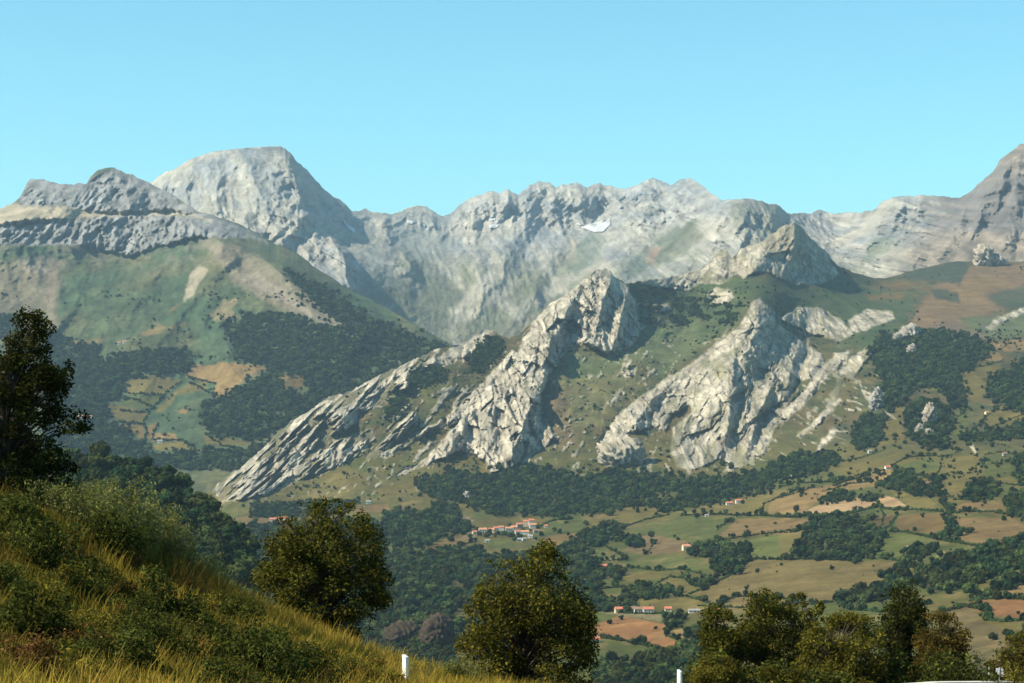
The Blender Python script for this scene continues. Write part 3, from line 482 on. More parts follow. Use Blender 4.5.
fields = [
 (P_((580,516),(633,507),(669,508),(669,515),(625,526),(590,533)), OLIVE), (P_((681,514),(705,505),(770,491),(800,489),(770,501),(764,514),(723,516)), OLIVE * 1.1), (P_((767,513),(770,502),(800,490),(836,484),(832,492),(800,514)), TAN * .85),
 (P_((625,531),(669,519),(720,516),(735,519),(717,537),(693,542),(645,534)), GREEN * 1.1), (P_((738,519),(788,518),(815,526),(788,534),(720,536)), TAN * .85), (P_((711,544),(788,534),(795,540),(788,558),(750,559),(723,548)), GREEN * 1.15), (P_((648,534),(690,542),(681,552),(645,555),(622,551)), np.array((.12,.082,.038))),
 (P_((693,594),(726,579),(752,561),(792,559),(857,561),(902,562),(886,582),(860,594),(840,601),(790,606),(714,607)), np.array((.098,.072,.024))), (P_((622,566),(645,556),(699,557),(717,572),(684,570)), GREEN), (P_((613,572),(654,571),(664,578),(630,582)), OLIVE), (P_((651,587),(669,577),(693,584),(696,591),(678,595)), OLIVE), (P_((580,590),(619,594),(600,598)), OLIVE),
 (P_((589,628),(619,615),(669,626),(669,638),(699,648),(675,652),(639,642),(598,634)), ORANGE), (P_((673,630),(684,628),(702,643),(680,641)), TAN), (P_((598,641),(640,646),(675,652),(660,664),(607,658)), GREEN * .8), (P_((600,612),(668,614),(660,622),(622,616)), np.array((.12,.10,.05))), (P_((640,598),(700,598),(720,606),(690,612),(640,606)), OLIVE),
 (P_((780,500),(805,490),(835,485),(862,477),(890,468),(893,478),(875,486),(850,490),(820,498),(800,514),(780,516)), TAN * .9), (P_((800,514),(825,502),(855,498),(875,494),(895,498),(907,506),(877,507),(840,514)), np.array((.25,.165,.085))), (P_((890,490),(930,498),(942,510),(919,510),(900,500)), OLIVE), (P_((917,478),(936,482),(940,498),(934,490)), TAN * .9),
 (P_((780,519),(818,519),(815,525),(795,531),(780,533)), TAN * .85), (P_((780,535),(800,531),(807,532),(795,545),(780,557)), OLIVE * 1.1), (P_((850,517),(892,513),(896,520),(880,528)), DRY * .7), (P_((892,531),(900,515),(919,513),(947,514),(950,525),(940,534),(904,531)), DRY), (P_((882,536),(904,534),(935,540),(945,545),(927,548),(910,561),(880,557)), GREEN * 1.1), (P_((929,562),(935,552),(960,546),(982,549),(955,559)), GREEN * 1.15), (P_((890,584),(905,566),(930,570),(925,582)), OLIVE), (P_((889,467),(934,457),(940,470),(915,474)), GREEN), (P_((942,470),(955,456),(985,455),(982,475),(965,490),(945,490)), OLIVE), (P_((985,456),(1015,452),(1030,470),(1000,478),(984,476)), GREEN * .95), (P_((955,508),(965,501),(1010,503),(1000,512),(958,513)), TAN * .75), (P_((957,540),(957,518),(1012,517),(1030,530),(1020,540),(995,546)), TAN * .82), (P_((994,486),(1015,485),(1010,495),(996,498)), GREEN), (P_((967,585),(1000,572),(1024,566),(1024,576),(985,588)), OLIVE), (P_((996,594),(1030,582),(1030,592)), TAN), (P_((970,600),(1000,597),(1030,600),(1030,618),(980,616)), ORANGE * .85), (P_((940,612),(972,606),(980,620),(1030,640),(1000,650),(950,640)), np.array((.095,.072,.030))), (P_((1000,620),(1030,622),(1030,634)), OLIVE), (P_((950,640),(1000,652),(1030,660),(1030,690),(940,690)), np.array((.075,.062,.026))),
 (P_((472,523),(490,518),(550,516),(540,525),(478,531)), OLIVE), (P_((425,546),(455,536),(472,535),(476,541),(451,549),(429,554)), DRY * .85), (P_((540,538),(565,533),(582,534),(575,544),(548,546)), DRY), (P_((484,540),(510,540),(520,546),(490,550)), GREEN), (P_((396,508),(420,494),(424,512),(405,512)), OLIVE * .9), (P_((472,508),(485,502),(515,500),(518,505),(490,510)), DRY * .9), (P_((356,506),(388,504),(390,510),(355,515)), TAN * .8), (P_((370,492),(390,484),(420,490),(400,498)), OLIVE), (P_((240,518),(285,516),(300,522),(250,530)), DRY), (P_((455,604),(470,594),(472,598),(462,606)), TAN), (P_((459,540),(470,530),(480,534),(468,540)), np.array((.13,.1,.055))), (P_((458,512),(475,520),(470,524),(456,518)), np.array((.14,.10,.06))),
 (P_((968,443),(972,445),(977,452),(978,456),(974,452),(969,447)), np.array((.42,.36,.25)))]
H.wx, H.wy = warp(H, 14, 1.6)
n6 = fbm(x_ / 13, H.Y / 30, 67, 4)
for p, c in fields: paint(H, p, np.asarray(c) * (.9 + .25 * rng.random()), .7, .06)
H.col *= (1 + fieldmask * (.26 * n4 + .22 * n6))[..., None]; H.col += (np.array((.13, .092, .042)) - H.col) * (fieldmask * smooth((n4 + .6 * n6 - .18) * 4) * .5)[..., None]
H.wx, H.wy = warp(H, 9, 3.0)
woods = [  # (polygon, phrase, tree size)
 (P_((866,350),(896,337),(919,329),(957,331),(992,348),(969,369),(957,372),(966,392),(966,407),(955,408),(943,388),(922,386),(899,404),(887,413),(884,392),(882,376)), 'in the big dark wood below the brown hilltop', 9),
 (P_((904,416),(915,402),(928,398),(948,407),(955,427),(943,440),(910,434)), 'in the wood around the pale rock pinnacle at right', 9),
 (P_((986,381),(1004,374),(1030,356),(1030,413),(998,405),(986,391)), 'in the wood at the right edge halfway up', 9), (P_((958,440),(980,430),(1000,430),(1030,418),(1030,437),(1000,440)), 'in the strip of trees above the pale farm track', 8),
 (P_((852,424),(872,414),(886,420),(880,440),(866,452),(852,444)), 'in the trees at the foot of the rock ribs', 8), (P_((740,478),(770,468),(800,452),(834,452),(840,460),(812,474),(770,484)), 'in the trees under the big sunlit rock face', 8),
 (P_((580,480),(612,470),(651,474),(690,480),(720,478),(770,476),(772,484),(699,497),(657,490),(639,502),(616,511),(560,516),(500,515),(470,505),(440,490),(450,470),(480,474),(520,464),(552,468)), 'in the long forest belt below the cliffs', 9),
 (P_((636,505),(699,495),(745,486),(773,480),(770,490),(723,501),(669,512),(651,507)), 'in the forest belt above the olive pastures', 8),
 (P_((792,557),(795,545),(807,530),(822,522),(842,517),(860,518),(872,527),(880,537),(882,547),(875,557),(855,559),(830,559),(810,558)), 'in the big rounded wood amid the tan fields', 10), (P_((711,557),(720,548),(735,544),(747,548),(748,560),(738,572),(723,578),(714,572)), 'in the small rounded wood amid the olive fields', 9),
 (P_((944,477),(939,495),(952,507),(954,520),(959,530),(954,540),(944,540),(947,525),(945,510),(937,500),(933,482)), 'in the upright tree belt between two tan fields', 9), (P_((875,487),(884,482),(897,469),(914,477),(932,492),(934,497),(919,497),(902,491),(888,489)), 'in the long copse above the tan field', 8), (P_((820,500),(830,494),(840,490),(855,493),(855,497),(840,502),(822,503)), 'in the little copse inside the tan field', 7), (P_((860,500),(868,496),(880,495),(877,500),(862,502)), 'in the copse beside the orange field', 7),
 (P_((907,430),(920,426),(942,430),(949,445),(939,450),(927,447),(912,440)), 'in the trees below the wooded pinnacle', 8), (P_((967,488),(974,480),(994,480),(997,492),(992,500),(974,503),(964,500)), 'in the copse right of the tan fields', 9), (P_((1012,462),(1030,455),(1030,480),(1016,478)), 'in the copse at the right edge', 9), (P_((1000,500),(1030,492),(1030,520),(1012,516)), 'in the trees beside the round tan field at the right edge', 9),
 (P_((1030,538),(1004,547),(979,552),(954,559),(934,566),(915,578),(930,590),(954,594),(969,584),(994,572),(1030,560)), 'in the wooded belt across the lower right', 10), (P_((958,600),(987,590),(1030,574),(1030,584),(994,594),(979,600)), 'in the second wooded belt at lower right', 10), (P_((904,563),(890,579),(875,590),(850,597),(836,602),(850,604),(880,598),(912,588)), 'in the trees bordering the wide tan meadow', 9), (P_((902,556),(915,550),(942,546),(935,553),(915,560)), 'in the clump beside the small barn field', 8),
 (P_((580,537),(598,530),(616,523),(622,534),(610,541),(580,552),(560,556),(568,545)), 'in the trees right of the village', 9), (P_((624,541),(634,534),(642,542),(636,550)), 'in the clump on the reddish field', 8), (P_((687,556),(690,546),(712,545),(714,556)), 'in the trees beside the yellow farmhouse', 8), (P_((625,592),(645,584),(680,593),(678,599),(632,597)), 'in the tree row above the hamlet', 8), (P_((693,582),(711,575),(716,584),(700,589)), 'in the trees left of the wide meadow', 8), (P_((592,600),(636,598),(638,608),(595,612)), 'in the trees behind the hamlet', 8), (P_((608,566),(622,572),(618,582),(606,578)), 'in the clump left of the olive fields', 8),
 (P_((600,660),(640,664),(670,652),(700,650),(720,664),(700,700),(590,700)), 'in the woods below the orange field', 9), (P_((664,618),(680,614),(684,624),(668,626)), 'in the trees right of the hamlet', 8), (P_((684,634),(702,626),(712,640),(696,642)), 'in the trees beside the small tan field', 8),
 (P_((385,515),(400,512),(425,514),(440,500),(460,515),(470,532),(445,532),(430,545),(400,548),(380,540)), 'in the wood left of the village', 9), (P_((380,548),(430,556),(455,548),(480,548),(500,560),(480,600),(455,610),(460,640),(440,690),(380,700),(370,600)), 'in the wooded slope below the village', 9), (P_((500,552),(560,552),(600,560),(600,600),(560,640),(480,660),(470,610)), 'in the woods behind the centre tree', 9), (P_((415,478),(450,474),(470,500),(445,500),(420,490)), 'in the trees left under the tower cliff', 8), (P_((250,505),(330,500),(360,500),(340,512),(300,514),(252,516)), 'in the scrub line under the long rock limb', 6), (P_((240,530),(300,524),(380,520),(380,700),(200,700),(215,560)), 'in the valley woods behind the left tree', 9),
 (P_((412,372),(425,368),(440,366),(446,376),(420,388),(408,388)), 'in the dark scrub on the long rock limb', 6), (P_((470,354),(490,336),(504,340),(500,356),(480,372),(468,372)), 'in the dark scrub on the rocky crest', 7), (P_((392,398),(410,390),(400,412),(384,420)), 'in the scrub in a cleft of the rock limb', 5),
 (P_((640,290),(690,286),(706,300),(730,296),(744,300),(734,322),(700,322),(660,326),(640,320)), 'in the dark trees behind the cliff tower', 7), (P_((880,330),(900,345),(884,372),(872,352)), 'in the trees on the rock rib shoulder', 7), (P_((1004,640),(1030,632),(1030,650)), 'in the lower right corner woods', 9)]
dark_w = WOOD * 1.1
for p, ph, sz in woods: paint(H, p, dark_w, 2.5, .85 if 'cliff tower' in ph else .5)
# rock colour goes on last, warm grey limestone with darker streaks and grey-green lichen
lime = ROCK * (1 + .26 * n2 + .15 * (s2 - .5) + .22 * hf2 + .2 * hf3 - .35 * (hk2 < .09))[..., None]; stain = np.array((.17, .163, .125))
lime += (stain - lime) * (smooth(.12 + 1.4 * fbm(x_ / 40, z_ / 55, 55, 4)) * .85)[..., None]
grassy = np.array((.17, .16, .085)); lime += (grassy - lime) * (smooth((H.px - 640) / 60) * smooth((fbm(sa / 60, sp / 30, 56, 4) - .02) * 4) * .55)[..., None]
tw = smooth(1 - np.abs(H.px - 785) / 80) * smooth((305 - H.py) / 20); lime += (np.array((.25, .21, .14)) - lime) * (tw * smooth(.45 + 1.5 * n1) * .8)[..., None]
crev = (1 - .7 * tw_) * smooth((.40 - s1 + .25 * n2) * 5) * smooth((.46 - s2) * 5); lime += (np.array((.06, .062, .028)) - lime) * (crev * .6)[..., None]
H.col += (lime - H.col) * np.clip(rk * 1.0 + rk2 * .8, 0, 1)[..., None]
build_land('rocky_hillside', H, M_hill)

# ================================================================== 4. the dark wooded spur at left
crestS = [(-60,452),(0,450),(60,454),(90,458),(120,462),(152,467),(170,476),(187,490),(202,503),(222,519),(241,532),(255,548),(262,566),(266,590),(272,620),(290,660),(310,690)]
ctrlS = [(-60,452,1600),(60,454,1560),(152,467,1450),(202,503,1360),(255,548,1250),(266,600,1150),(310,690,1000),(60,560,1150),(150,560,1150),(200,600,1050),(150,690,900),(0,690,900),(-60,600,1000)]
S = landform(-60, 312, 2.0, crestS, 705, ctrlS, lambda x: x * 0, 2, [(80, 60), (250, 220)])
S.wx, S.wy = warp(S, 9, 3); S.Y *= 1 + .02 * fbm(S.X / 60, S.Z / 40, 3, 3); finish(S)
S.rock = np.zeros(S.px.shape); S.col = WOOD * (1.2 + .5 * fbm(S.X / 30, S.Z / 20, 4, 3))[..., None]
paint(S, P_((188,540),(205,535),(215,548),(205,560),(190,552)), np.array((.14,.11,.075)), 2, .2)
build_land('wooded_spur', S, M_hill)

# ================================================================== 5. the near slope we stand on, down to the valley
nearC = [(0,683,28),(0,600,36),(0,512,46),(100,683,32),(100,600,42),(100,528,52),(200,683,36),(200,626,46),(200,584,55),(300,683,41),(300,648,52),(290,632,58),(400,683,46),(400,668,54),(480,692,52),(480,706,60),(-150,683,24),(-150,490,48)]
pts = [((px - 512) / FPX * Y, Y, CZ + (HOR - py) / FPX * Y) for px, py, Y in nearC]
pts += [(0,0,6.2),(-12,-10,7),(12,-10,6),(-12,5,6.4),(12,5,5.6),(0,20,4.0),(12,30,1.6),(-2.58,48,.15),(-.4,53,-.8),(4.9,58,-1.75),(10,66,-3.2),(22,78,-4.6),(16,70,-4.1),(30,80,-4.8),(20,50,-1.0),(30,60,-2),(40,40,1),(-20,72,1.2),(-30,75,2.6),(-10,72,-1.5),(0,72,-4.2),(12,92,-8.6),(22,92,-7.9),(30,100,-8.6),(-25,95,-3),(0,100,-12),(-30,120,-12),(0,125,-18),(30,125,-16),(45,120,-16)]
A = np.array(pts, float); pn = A[:, :2] / 20
def tpk(r2): return .5 * r2 * np.log(r2 + 1e-9)
K = tpk(((pn[:, None] - pn[None]) ** 2).sum(-1)) + np.eye(len(A)) * .01; Pm = np.c_[np.ones(len(A)), pn]
Mx = np.zeros((len(A) + 3,) * 2); Mx[:len(A), :len(A)] = K; Mx[:len(A), len(A):] = Pm; Mx[len(A):, :len(A)] = Pm.T; wn = np.linalg.solve(Mx, np.r_[A[:, 2], 0, 0, 0])
def gz(x, y):
    x = np.asarray(x, float); y = np.asarray(y, float); xc = np.clip(x, -45, 50); yc = np.clip(y, -12, 122); q = np.stack([xc, yc], -1) / 20
    s = wn[len(A)] + wn[len(A) + 1] * q[..., 0] + wn[len(A) + 2] * q[..., 1]
    for i in range(len(A)): s = s + wn[i] * tpk(((q - pn[i]) ** 2).sum(-1))
    f = smooth((y - 105) / 30); plane = -15 - .36 * (y - 120) + .02 * x
    s = s * (1 - f) + plane * f
    return s + .12 * fbm(x / 3, y / 3, 7, 3) * smooth((70 - y) / 10) + 4 * fbm(x / 60, y / 60, 8, 3) * smooth((y - 130) / 100)
ys = np.r_[np.arange(-14, 122, .55), np.geomspace(122, 1250, 90)]
us = np.linspace(-1, 1, 220); hw = 42 + .45 * np.clip(ys - 60, 0, None)
gx = us[None] * hw[:, None]; gy = np.repeat(ys[:, None], len(us), 1); gzv = gz(gx, gy); gzv = np.maximum(gzv, -420)
i = np.arange(gx.size).reshape(gx.shape); F = np.stack([i[:-1, :-1], i[:-1, 1:], i[1:, 1:], i[1:, :-1]], -1).reshape(-1, 4)
nn = fbm(gx / 5, gy / 5, 12, 4)[..., None]; c1 = np.array((.085, .065, .022)); c2 = np.array((.05, .035, .015))
colN = c1 + (c2 - c1) * smooth(.5 + 1.5 * nn); colN = np.where(gy[..., None] > 110, WOOD * 1.6 + 0 * colN, colN)
o = link('hillside', mesh_np('hillside', np.stack([gx, gy, gzv], -1).reshape(-1, 3), F, [M_near], colN.reshape(-1, 3), True, {'rock': np.zeros(gx.size)})); o['kind'] = 'structure'
# the wide valley floor that closes the ground everywhere, out to the horizon
V = [(-30000, -3000, -430), (30000, -3000, -430), (30000, 32000, -430), (-30000, 32000, -430)]
o = link('valley_ground', mesh_np('valley_ground', V, [(0, 1, 2, 3)], [plain('valley_floor_ground', (.09, .10, .045), .95, .4, .004)])); o['kind'] = 'structure'

# ------------------------------------------------------------------ haze
HZ = 2.7e-5
m, n, out = new_mat('haze_air'); pv = N(n, 'ShaderNodeVolumePrincipled'); pv.inputs['Color'].default_value = (.52, .78, 1.0, 1); pv.inputs['Density'].default_value = HZ; pv.inputs['Anisotropy'].default_value = .1
n.links.new(pv.outputs[0], out.inputs['Volume'])
mb = MB(); mb.box((0, 14300, 640), (60400, 35600, 2160)); o = link('haze', mb.mesh('haze', m)); o['kind'] = 'stuff'
# ================================================================== 6. mid-distance trees, hedges, rocks, houses
def ico(sub):
    import bmesh
    bm = bmesh.new(); bmesh.ops.create_icosphere(bm, subdivisions=sub, radius=1); bm.verts.ensure_lookup_table()
    V = np.array([v.co[:] for v in bm.verts]); F = np.array([[v.index for v in f.verts] for f in bm.faces]); bm.free(); return V, F
ICO1 = ico(1); ICO2 = ico(2); ICO4 = ico(5)
def rand_dirs(g, n):
    d = g.normal(size=(n, 3)); return d / np.linalg.norm(d, axis=1, keepdims=True)
def tri_leaves(g, c, r, n, s):
    """n small leaf-clump triangles on a clump of radius r"""
    d = rand_dirs(g, n); p = c + d * r * (0.75 + .4 * g.random((n, 1)))
    nrm = d + .35 * g.normal(size=(n, 3)); nrm /= np.linalg.norm(nrm, axis=1, keepdims=True)
    u = np.cross(nrm, rand_dirs(g, n)); u /= np.linalg.norm(u, axis=1, keepdims=True) + 1e-9; w = np.cross(nrm, u); k = s * (.6 + .8 * g.random((n, 1)))
    V = np.stack([p + u * k, p - u * k * .5 + w * k * .8, p - u * k * .5 - w * k * .8], 1).reshape(-1, 3)
    return V, np.arange(3 * n).reshape(-1, 3)
def far_tree_mesh(seed, name='tree', wide=.5, tall=1.0, ncl=16, nl=46, trunk=True):
    g = np.random.default_rng(seed); Vs, Fs, mi, off = [], [], [], 0
    def put(V, F, m):
        nonlocal off
        Vs.append(V); Fs.append(F + off); mi.append(np.full(len(F), m)); off += len(V)
    for k in range(ncl):
        d = rand_dirs(g, 1)[0]; rr = g.random() ** .45
        c = np.array((d[0] * wide * .72 * rr, d[1] * wide * .72 * rr, tall * (.50 + .38 * d[2] * rr)))
        c[:2] *= 1.1 - .55 * max(0, (c[2] / tall - .5) * 1.6)
        r = (.15 + .10 * g.random()) * (wide / .5)
        put(c + ICO1[0] * r * .84 * (1 + .2 * g.normal(size=(len(ICO1[0]), 1))), ICO1[1], 0)
        V, F = tri_leaves(g, c, r, nl, .055 * (wide / .5)); put(V, F, 0)
    if trunk:
        a = np.linspace(0, 2 * np.pi, 6)[:-1]; V = np.concatenate([np.c_[.035 * np.cos(a), .035 * np.sin(a), a * 0 - .12], np.c_[.02 * np.cos(a), .02 * np.sin(a), a * 0 + tall * .5]])
        F = np.array([(i, (i + 1) % 5, (i + 1) % 5 + 5) for i in range(5)] + [(i, (i + 1) % 5 + 5, i + 5) for i in range(5)]); put(V, F, 1)
    return mesh_np(name, np.concatenate(Vs), np.concatenate(Fs), [M_fars[(seed * 7) % 3], M_bark], None, False, None, np.concatenate(mi))
HEDGES = [
 ([(780,498),(805,490),(812,488)], 2.6, 'short slanting hedge at the left tip of the upper tan field'), ([(835,485),(862,477),(885,470),(893,467)], 3.2, 'hedge running up to the red roofed barn'), ([(780,517),(800,516),(825,517),(840,515),(862,511),(877,507),(892,510),(905,510)], 3.6, 'long bushy hedge just above the big rounded wood'), ([(905,510),(919,510),(942,512)], 3.4, 'hedge joining the rounded wood hedge to the tree belt'), ([(956,513),(964,512),(992,512),(1019,517)], 3.2, 'hedge on top of the round tan field at right'),
 ([(780,533),(795,532),(815,525),(822,517)], 2.4, 'curved hedge left of the big rounded wood'), ([(750,559),(785,560),(810,559),(857,561)], 2.6, 'hedge along the top of the wide tan meadow'), ([(880,558),(902,562)], 2.8, 'short hedge below the barn field'), ([(880,531),(890,526),(897,515)], 3.0, 'hedge climbing right of the rounded wood'), ([(890,532),(904,532),(927,537),(949,542),(959,543)], 3.2, 'hedge under the middle olive field'), ([(959,543),(979,547),(994,547),(1015,542)], 3.0, 'hedge below the round tan field at right'),
 ([(892,465),(909,457),(934,456)], 2.8, 'hedge above the green strip right of the barn'), ([(915,474),(932,480),(940,470),(942,457)], 3.0, 'hooked hedge round the green strip'), ([(939,457),(952,455),(962,450)], 3.0, 'short hedge beneath the pinnacle wood'), ([(984,457),(982,468)], 2.6, 'short upright hedge in the upper right pasture'), ([(992,483),(1024,486)], 2.8, 'hedge right of the upper copse at the edge'), ([(902,565),(895,577),(885,584),(860,594),(840,601)], 3.4, 'hedge down the right side of the wide meadow'),
 ([(705,544),(741,537),(788,531),(812,527)], 2.4, 'long hedge between the upper tan field and the long olive field'), ([(681,516),(697,515),(723,515),(764,516),(800,518)], 2.6, 'long straight hedge past the white shed'), ([(761,514),(764,504),(782,496),(800,489)], 2.4, 'hedge up the left side of the high tan field'), ([(666,637),(672,627),(681,627)], 2.2, 'hooked hedge left of the small tan field'), ([(669,636),(681,642),(702,643)], 2.2, 'low hedge under the small tan field'), ([(601,638),(618,640),(633,643),(651,647),(669,651),(693,653)], 3.0, 'hedge along the bottom of the orange field'), ([(619,613),(640,614),(665,614)], 2.0, 'low hedge in front of the hamlet houses'),
 ([(613,569),(636,568),(657,571),(681,569),(700,574),(717,579)], 2.2, 'winding hedge through the green fields left of the small rounded wood'), ([(681,572),(686,580),(693,585)], 2.0, 'short hedge down to the wide meadow tip'), ([(651,587),(669,577),(681,578)], 2.0, 'thin slanting hedge above the hamlet tree row'), ([(595,590),(619,587),(648,590),(681,594)], 2.8, 'hedge of uneven trees above the hamlet'), ([(580,562),(600,561),(625,560)], 2.0, 'short hedge at the left of the green fields'), ([(690,594),(710,586),(726,578),(740,569),(750,560)], 2.6, 'hedge up the left side of the wide meadow'), ([(680,595),(700,600),(715,606)], 2.2, 'hedge sloping right above the hamlet road'), ([(718,530),(724,524),(730,521)], 2.4, 'tiny hedge at the left of the upper tan field'),
 ([(580,533),(600,529),(625,527),(645,520),(669,515)], 3.0, 'hedge under the pale field right of the village'), ([(540,526),(556,520),(572,519)], 3.2, 'hedge above the right end of the village'), ([(478,532),(500,535),(520,538)], 1.6, 'garden hedge among the village houses'), ([(967,589),(990,578),(1024,566)], 3.0, 'hedge between the two lower right tree belts'), ([(970,601),(1000,598),(1024,600)], 2.6, 'hedge above the orange patch at lower right'), ([(985,620),(1005,622),(1024,620)], 2.2, 'hedge on the lower right slope above the brown field'), ([(780,487),(800,483),(836,482),(870,472)], 3.2, 'hedge along the upper edge of the tan fields'), ([(700,606),(740,608),(790,606),(836,602)], 2.2, 'low hedge along the bottom of the wide meadow'), ([(980,352),(1000,350),(1010,343)], 2.4, 'dark hedge between the two small tan fields high at right'), ([(965,368),(985,366),(1003,361)], 2.4, 'hedge along the foot of the small tan field high at right'), ([(943,412),(958,417),(968,409)], 2.4, 'hedge between the two dark woods at right'), ([(985,430),(1005,422),(1024,414)], 2.4, 'hedge above the strip of trees at the right edge'),
 ([(812,472),(835,463),(860,458),(885,450)], 2.4, 'broken hedge climbing the hummocky pasture under the rock ribs'), ([(690,503),(720,498),(750,493)], 2.4, 'hedge below the dark forest belt, above the two pasture houses'), ([(650,535),(653,545),(646,555)], 2.2, 'short upright hedge on the left side of the reddish field'), ([(717,537),(712,545),(700,546)], 2.2, 'hedge corner above the yellow farmhouse'), ([(600,543),(612,550),(622,556)], 2.2, 'small slanting hedge left of the reddish field'),
 ([(838,604),(850,610),(880,612),(930,604)], 2.6, 'hedge on the low ground behind the tallest tree of the right-hand row'), ([(940,613),(965,606),(990,612)], 2.4, 'hedge above the brown slope at lower right'), ([(905,566),(925,571),(930,582)], 2.4, 'hedge curving under the cream barn'), ([(985,455),(1000,452),(1015,455)], 2.4, 'hedge by the stone barn high at right'), ([(945,492),(955,500),(968,500)], 2.6, 'hedge linking the upright tree belt to the right copse'), ([(430,554),(450,549),(476,541)], 2.4, 'hedge below the dry field left of the village'), ([(455,518),(466,524),(478,530)], 2.4, 'hedge slanting down to the left end of the village'), ([(966,366),(975,347),(1000,332)], 2.6, 'hedge up the meadow right of the big dark wood'), ([(1000,406),(985,418),(975,429)], 2.4, 'hedge slanting past the cream barn under the right wood'), ([(822,492),(850,484),(872,482)], 2.0, 'thin hedge through the upper tan field'), ([(880,506),(884,516),(880,530)], 2.4, 'upright hedge on the right flank of the big rounded wood'), ([(720,606),(735,596),(760,598),(800,600)], 2.0, 'low hedge inside the foot of the wide tan meadow')]
FT = [far_tree_mesh(100 + i, wide=w, tall=1.0) for i, w in enumerate((.54, .62, .50, .58, .68, .46))]
g = np.random.default_rng(21)
cand = []          # (px, py, land, height, phrase, forced)
def fill(S_, poly, ph, size, dens=.70, jit=.40):
    x0, y0 = np.min(poly, 0); x1, y1 = np.max(poly, 0); y = y0 + 1
    while y < y1 + 1:
        p_, _, _ = at(S_, np.array([(x0 + x1) / 2]), np.array([y])); s = size / p_[0, 1] * FPX
        xx = np.arange(x0, x1, s * dens) + g.uniform(0, s * dens); xx = xx + g.normal(0, s * .2, len(xx)); yy = y + g.normal(0, s * .14, len(xx))
        wxx = xx + 7 * fbm(xx / 9, yy / 7, 91, 3); wyy = yy + 5 * fbm(xx / 9, yy / 7, 92, 3)
        ok = (poly_sd(wxx, wyy, poly) < .3 + g.exponential(2.6, len(xx)) * (g.random(len(xx)) < .35)) & (fbm(xx / 16, yy / 8, 93, 3) < (-.25 if 'cliff tower' in ph else .16 if S_ is Mt else .24) + .3 * g.random(len(xx)))
        for a, b in zip(xx[ok], yy[ok]):
            cand.append((a, b + 1.0, S_, size * (g.uniform(.45, 1.1) + .5 * (g.random() < .18)), ph, 0))
        y += s * dens * jit
for p, ph, sz in woods: fill(H, p, ph, sz)
for p in fM: fill(Mt, p, 'in the far forest on the left mountain', 11, .8, .42)
mext = [P_((60,336),(330,320),(330,360),(60,360)), P_((90,350),(250,350),(250,365),(90,365))]
for k in range(4200):          # looser trees and scrub on the slopes of the left mountain
    a, b = g.uniform(0, 440), g.uniform(290, 462); w_ = fbm(a / 40, b / 16, 17, 3)
    p_, r_, c_ = at(Mt, a, b)
    if Mt.rock[r_, c_] < .2 and w_ > .02 + .3 * g.random() and b > np.interp(a, *np.array(crestM, float).T) + 6: cand.append((a, b, Mt, 2.5 + 7 * g.random() ** 2, 'standing alone among pastures and scrub', 0))
for k in range(16000):          # scrub and single trees scattered over the rocky hillside
    a, b = g.uniform(225, 1024), g.uniform(265, 500)
    if b < np.interp(a, *np.array(crestH, float).T) + 4: continue
    p_, r_, c_ = at(H, a, b); w_ = fbm(a / 22, b / 13, 19, 4) + .5 * fbm(a / 70, b / 40, 20, 3) + (.2 if (a > 630 and b < 345) else 0) - (.3 if (a > 890 and b < 330) else 0) + .12 * (b > 450)
    if H.rock[r_, c_] < .25 and w_ > .08 + .24 * g.random(): cand.append((a, b, H, 1.6 + 5.5 * g.random() ** 2.2, 'standing alone among pastures and scrub', 0))
for k in range(800):           # bushes dotted over the lower valley side
    a, b = g.uniform(240, 1024), g.uniform(495, 683); w_ = fbm(a / 30, b / 12, 29, 3)
    if w_ > .12: cand.append((a, b, H, 1.4 + 5 * g.random() ** 2.5, 'standing alone among pastures and scrub', 0))
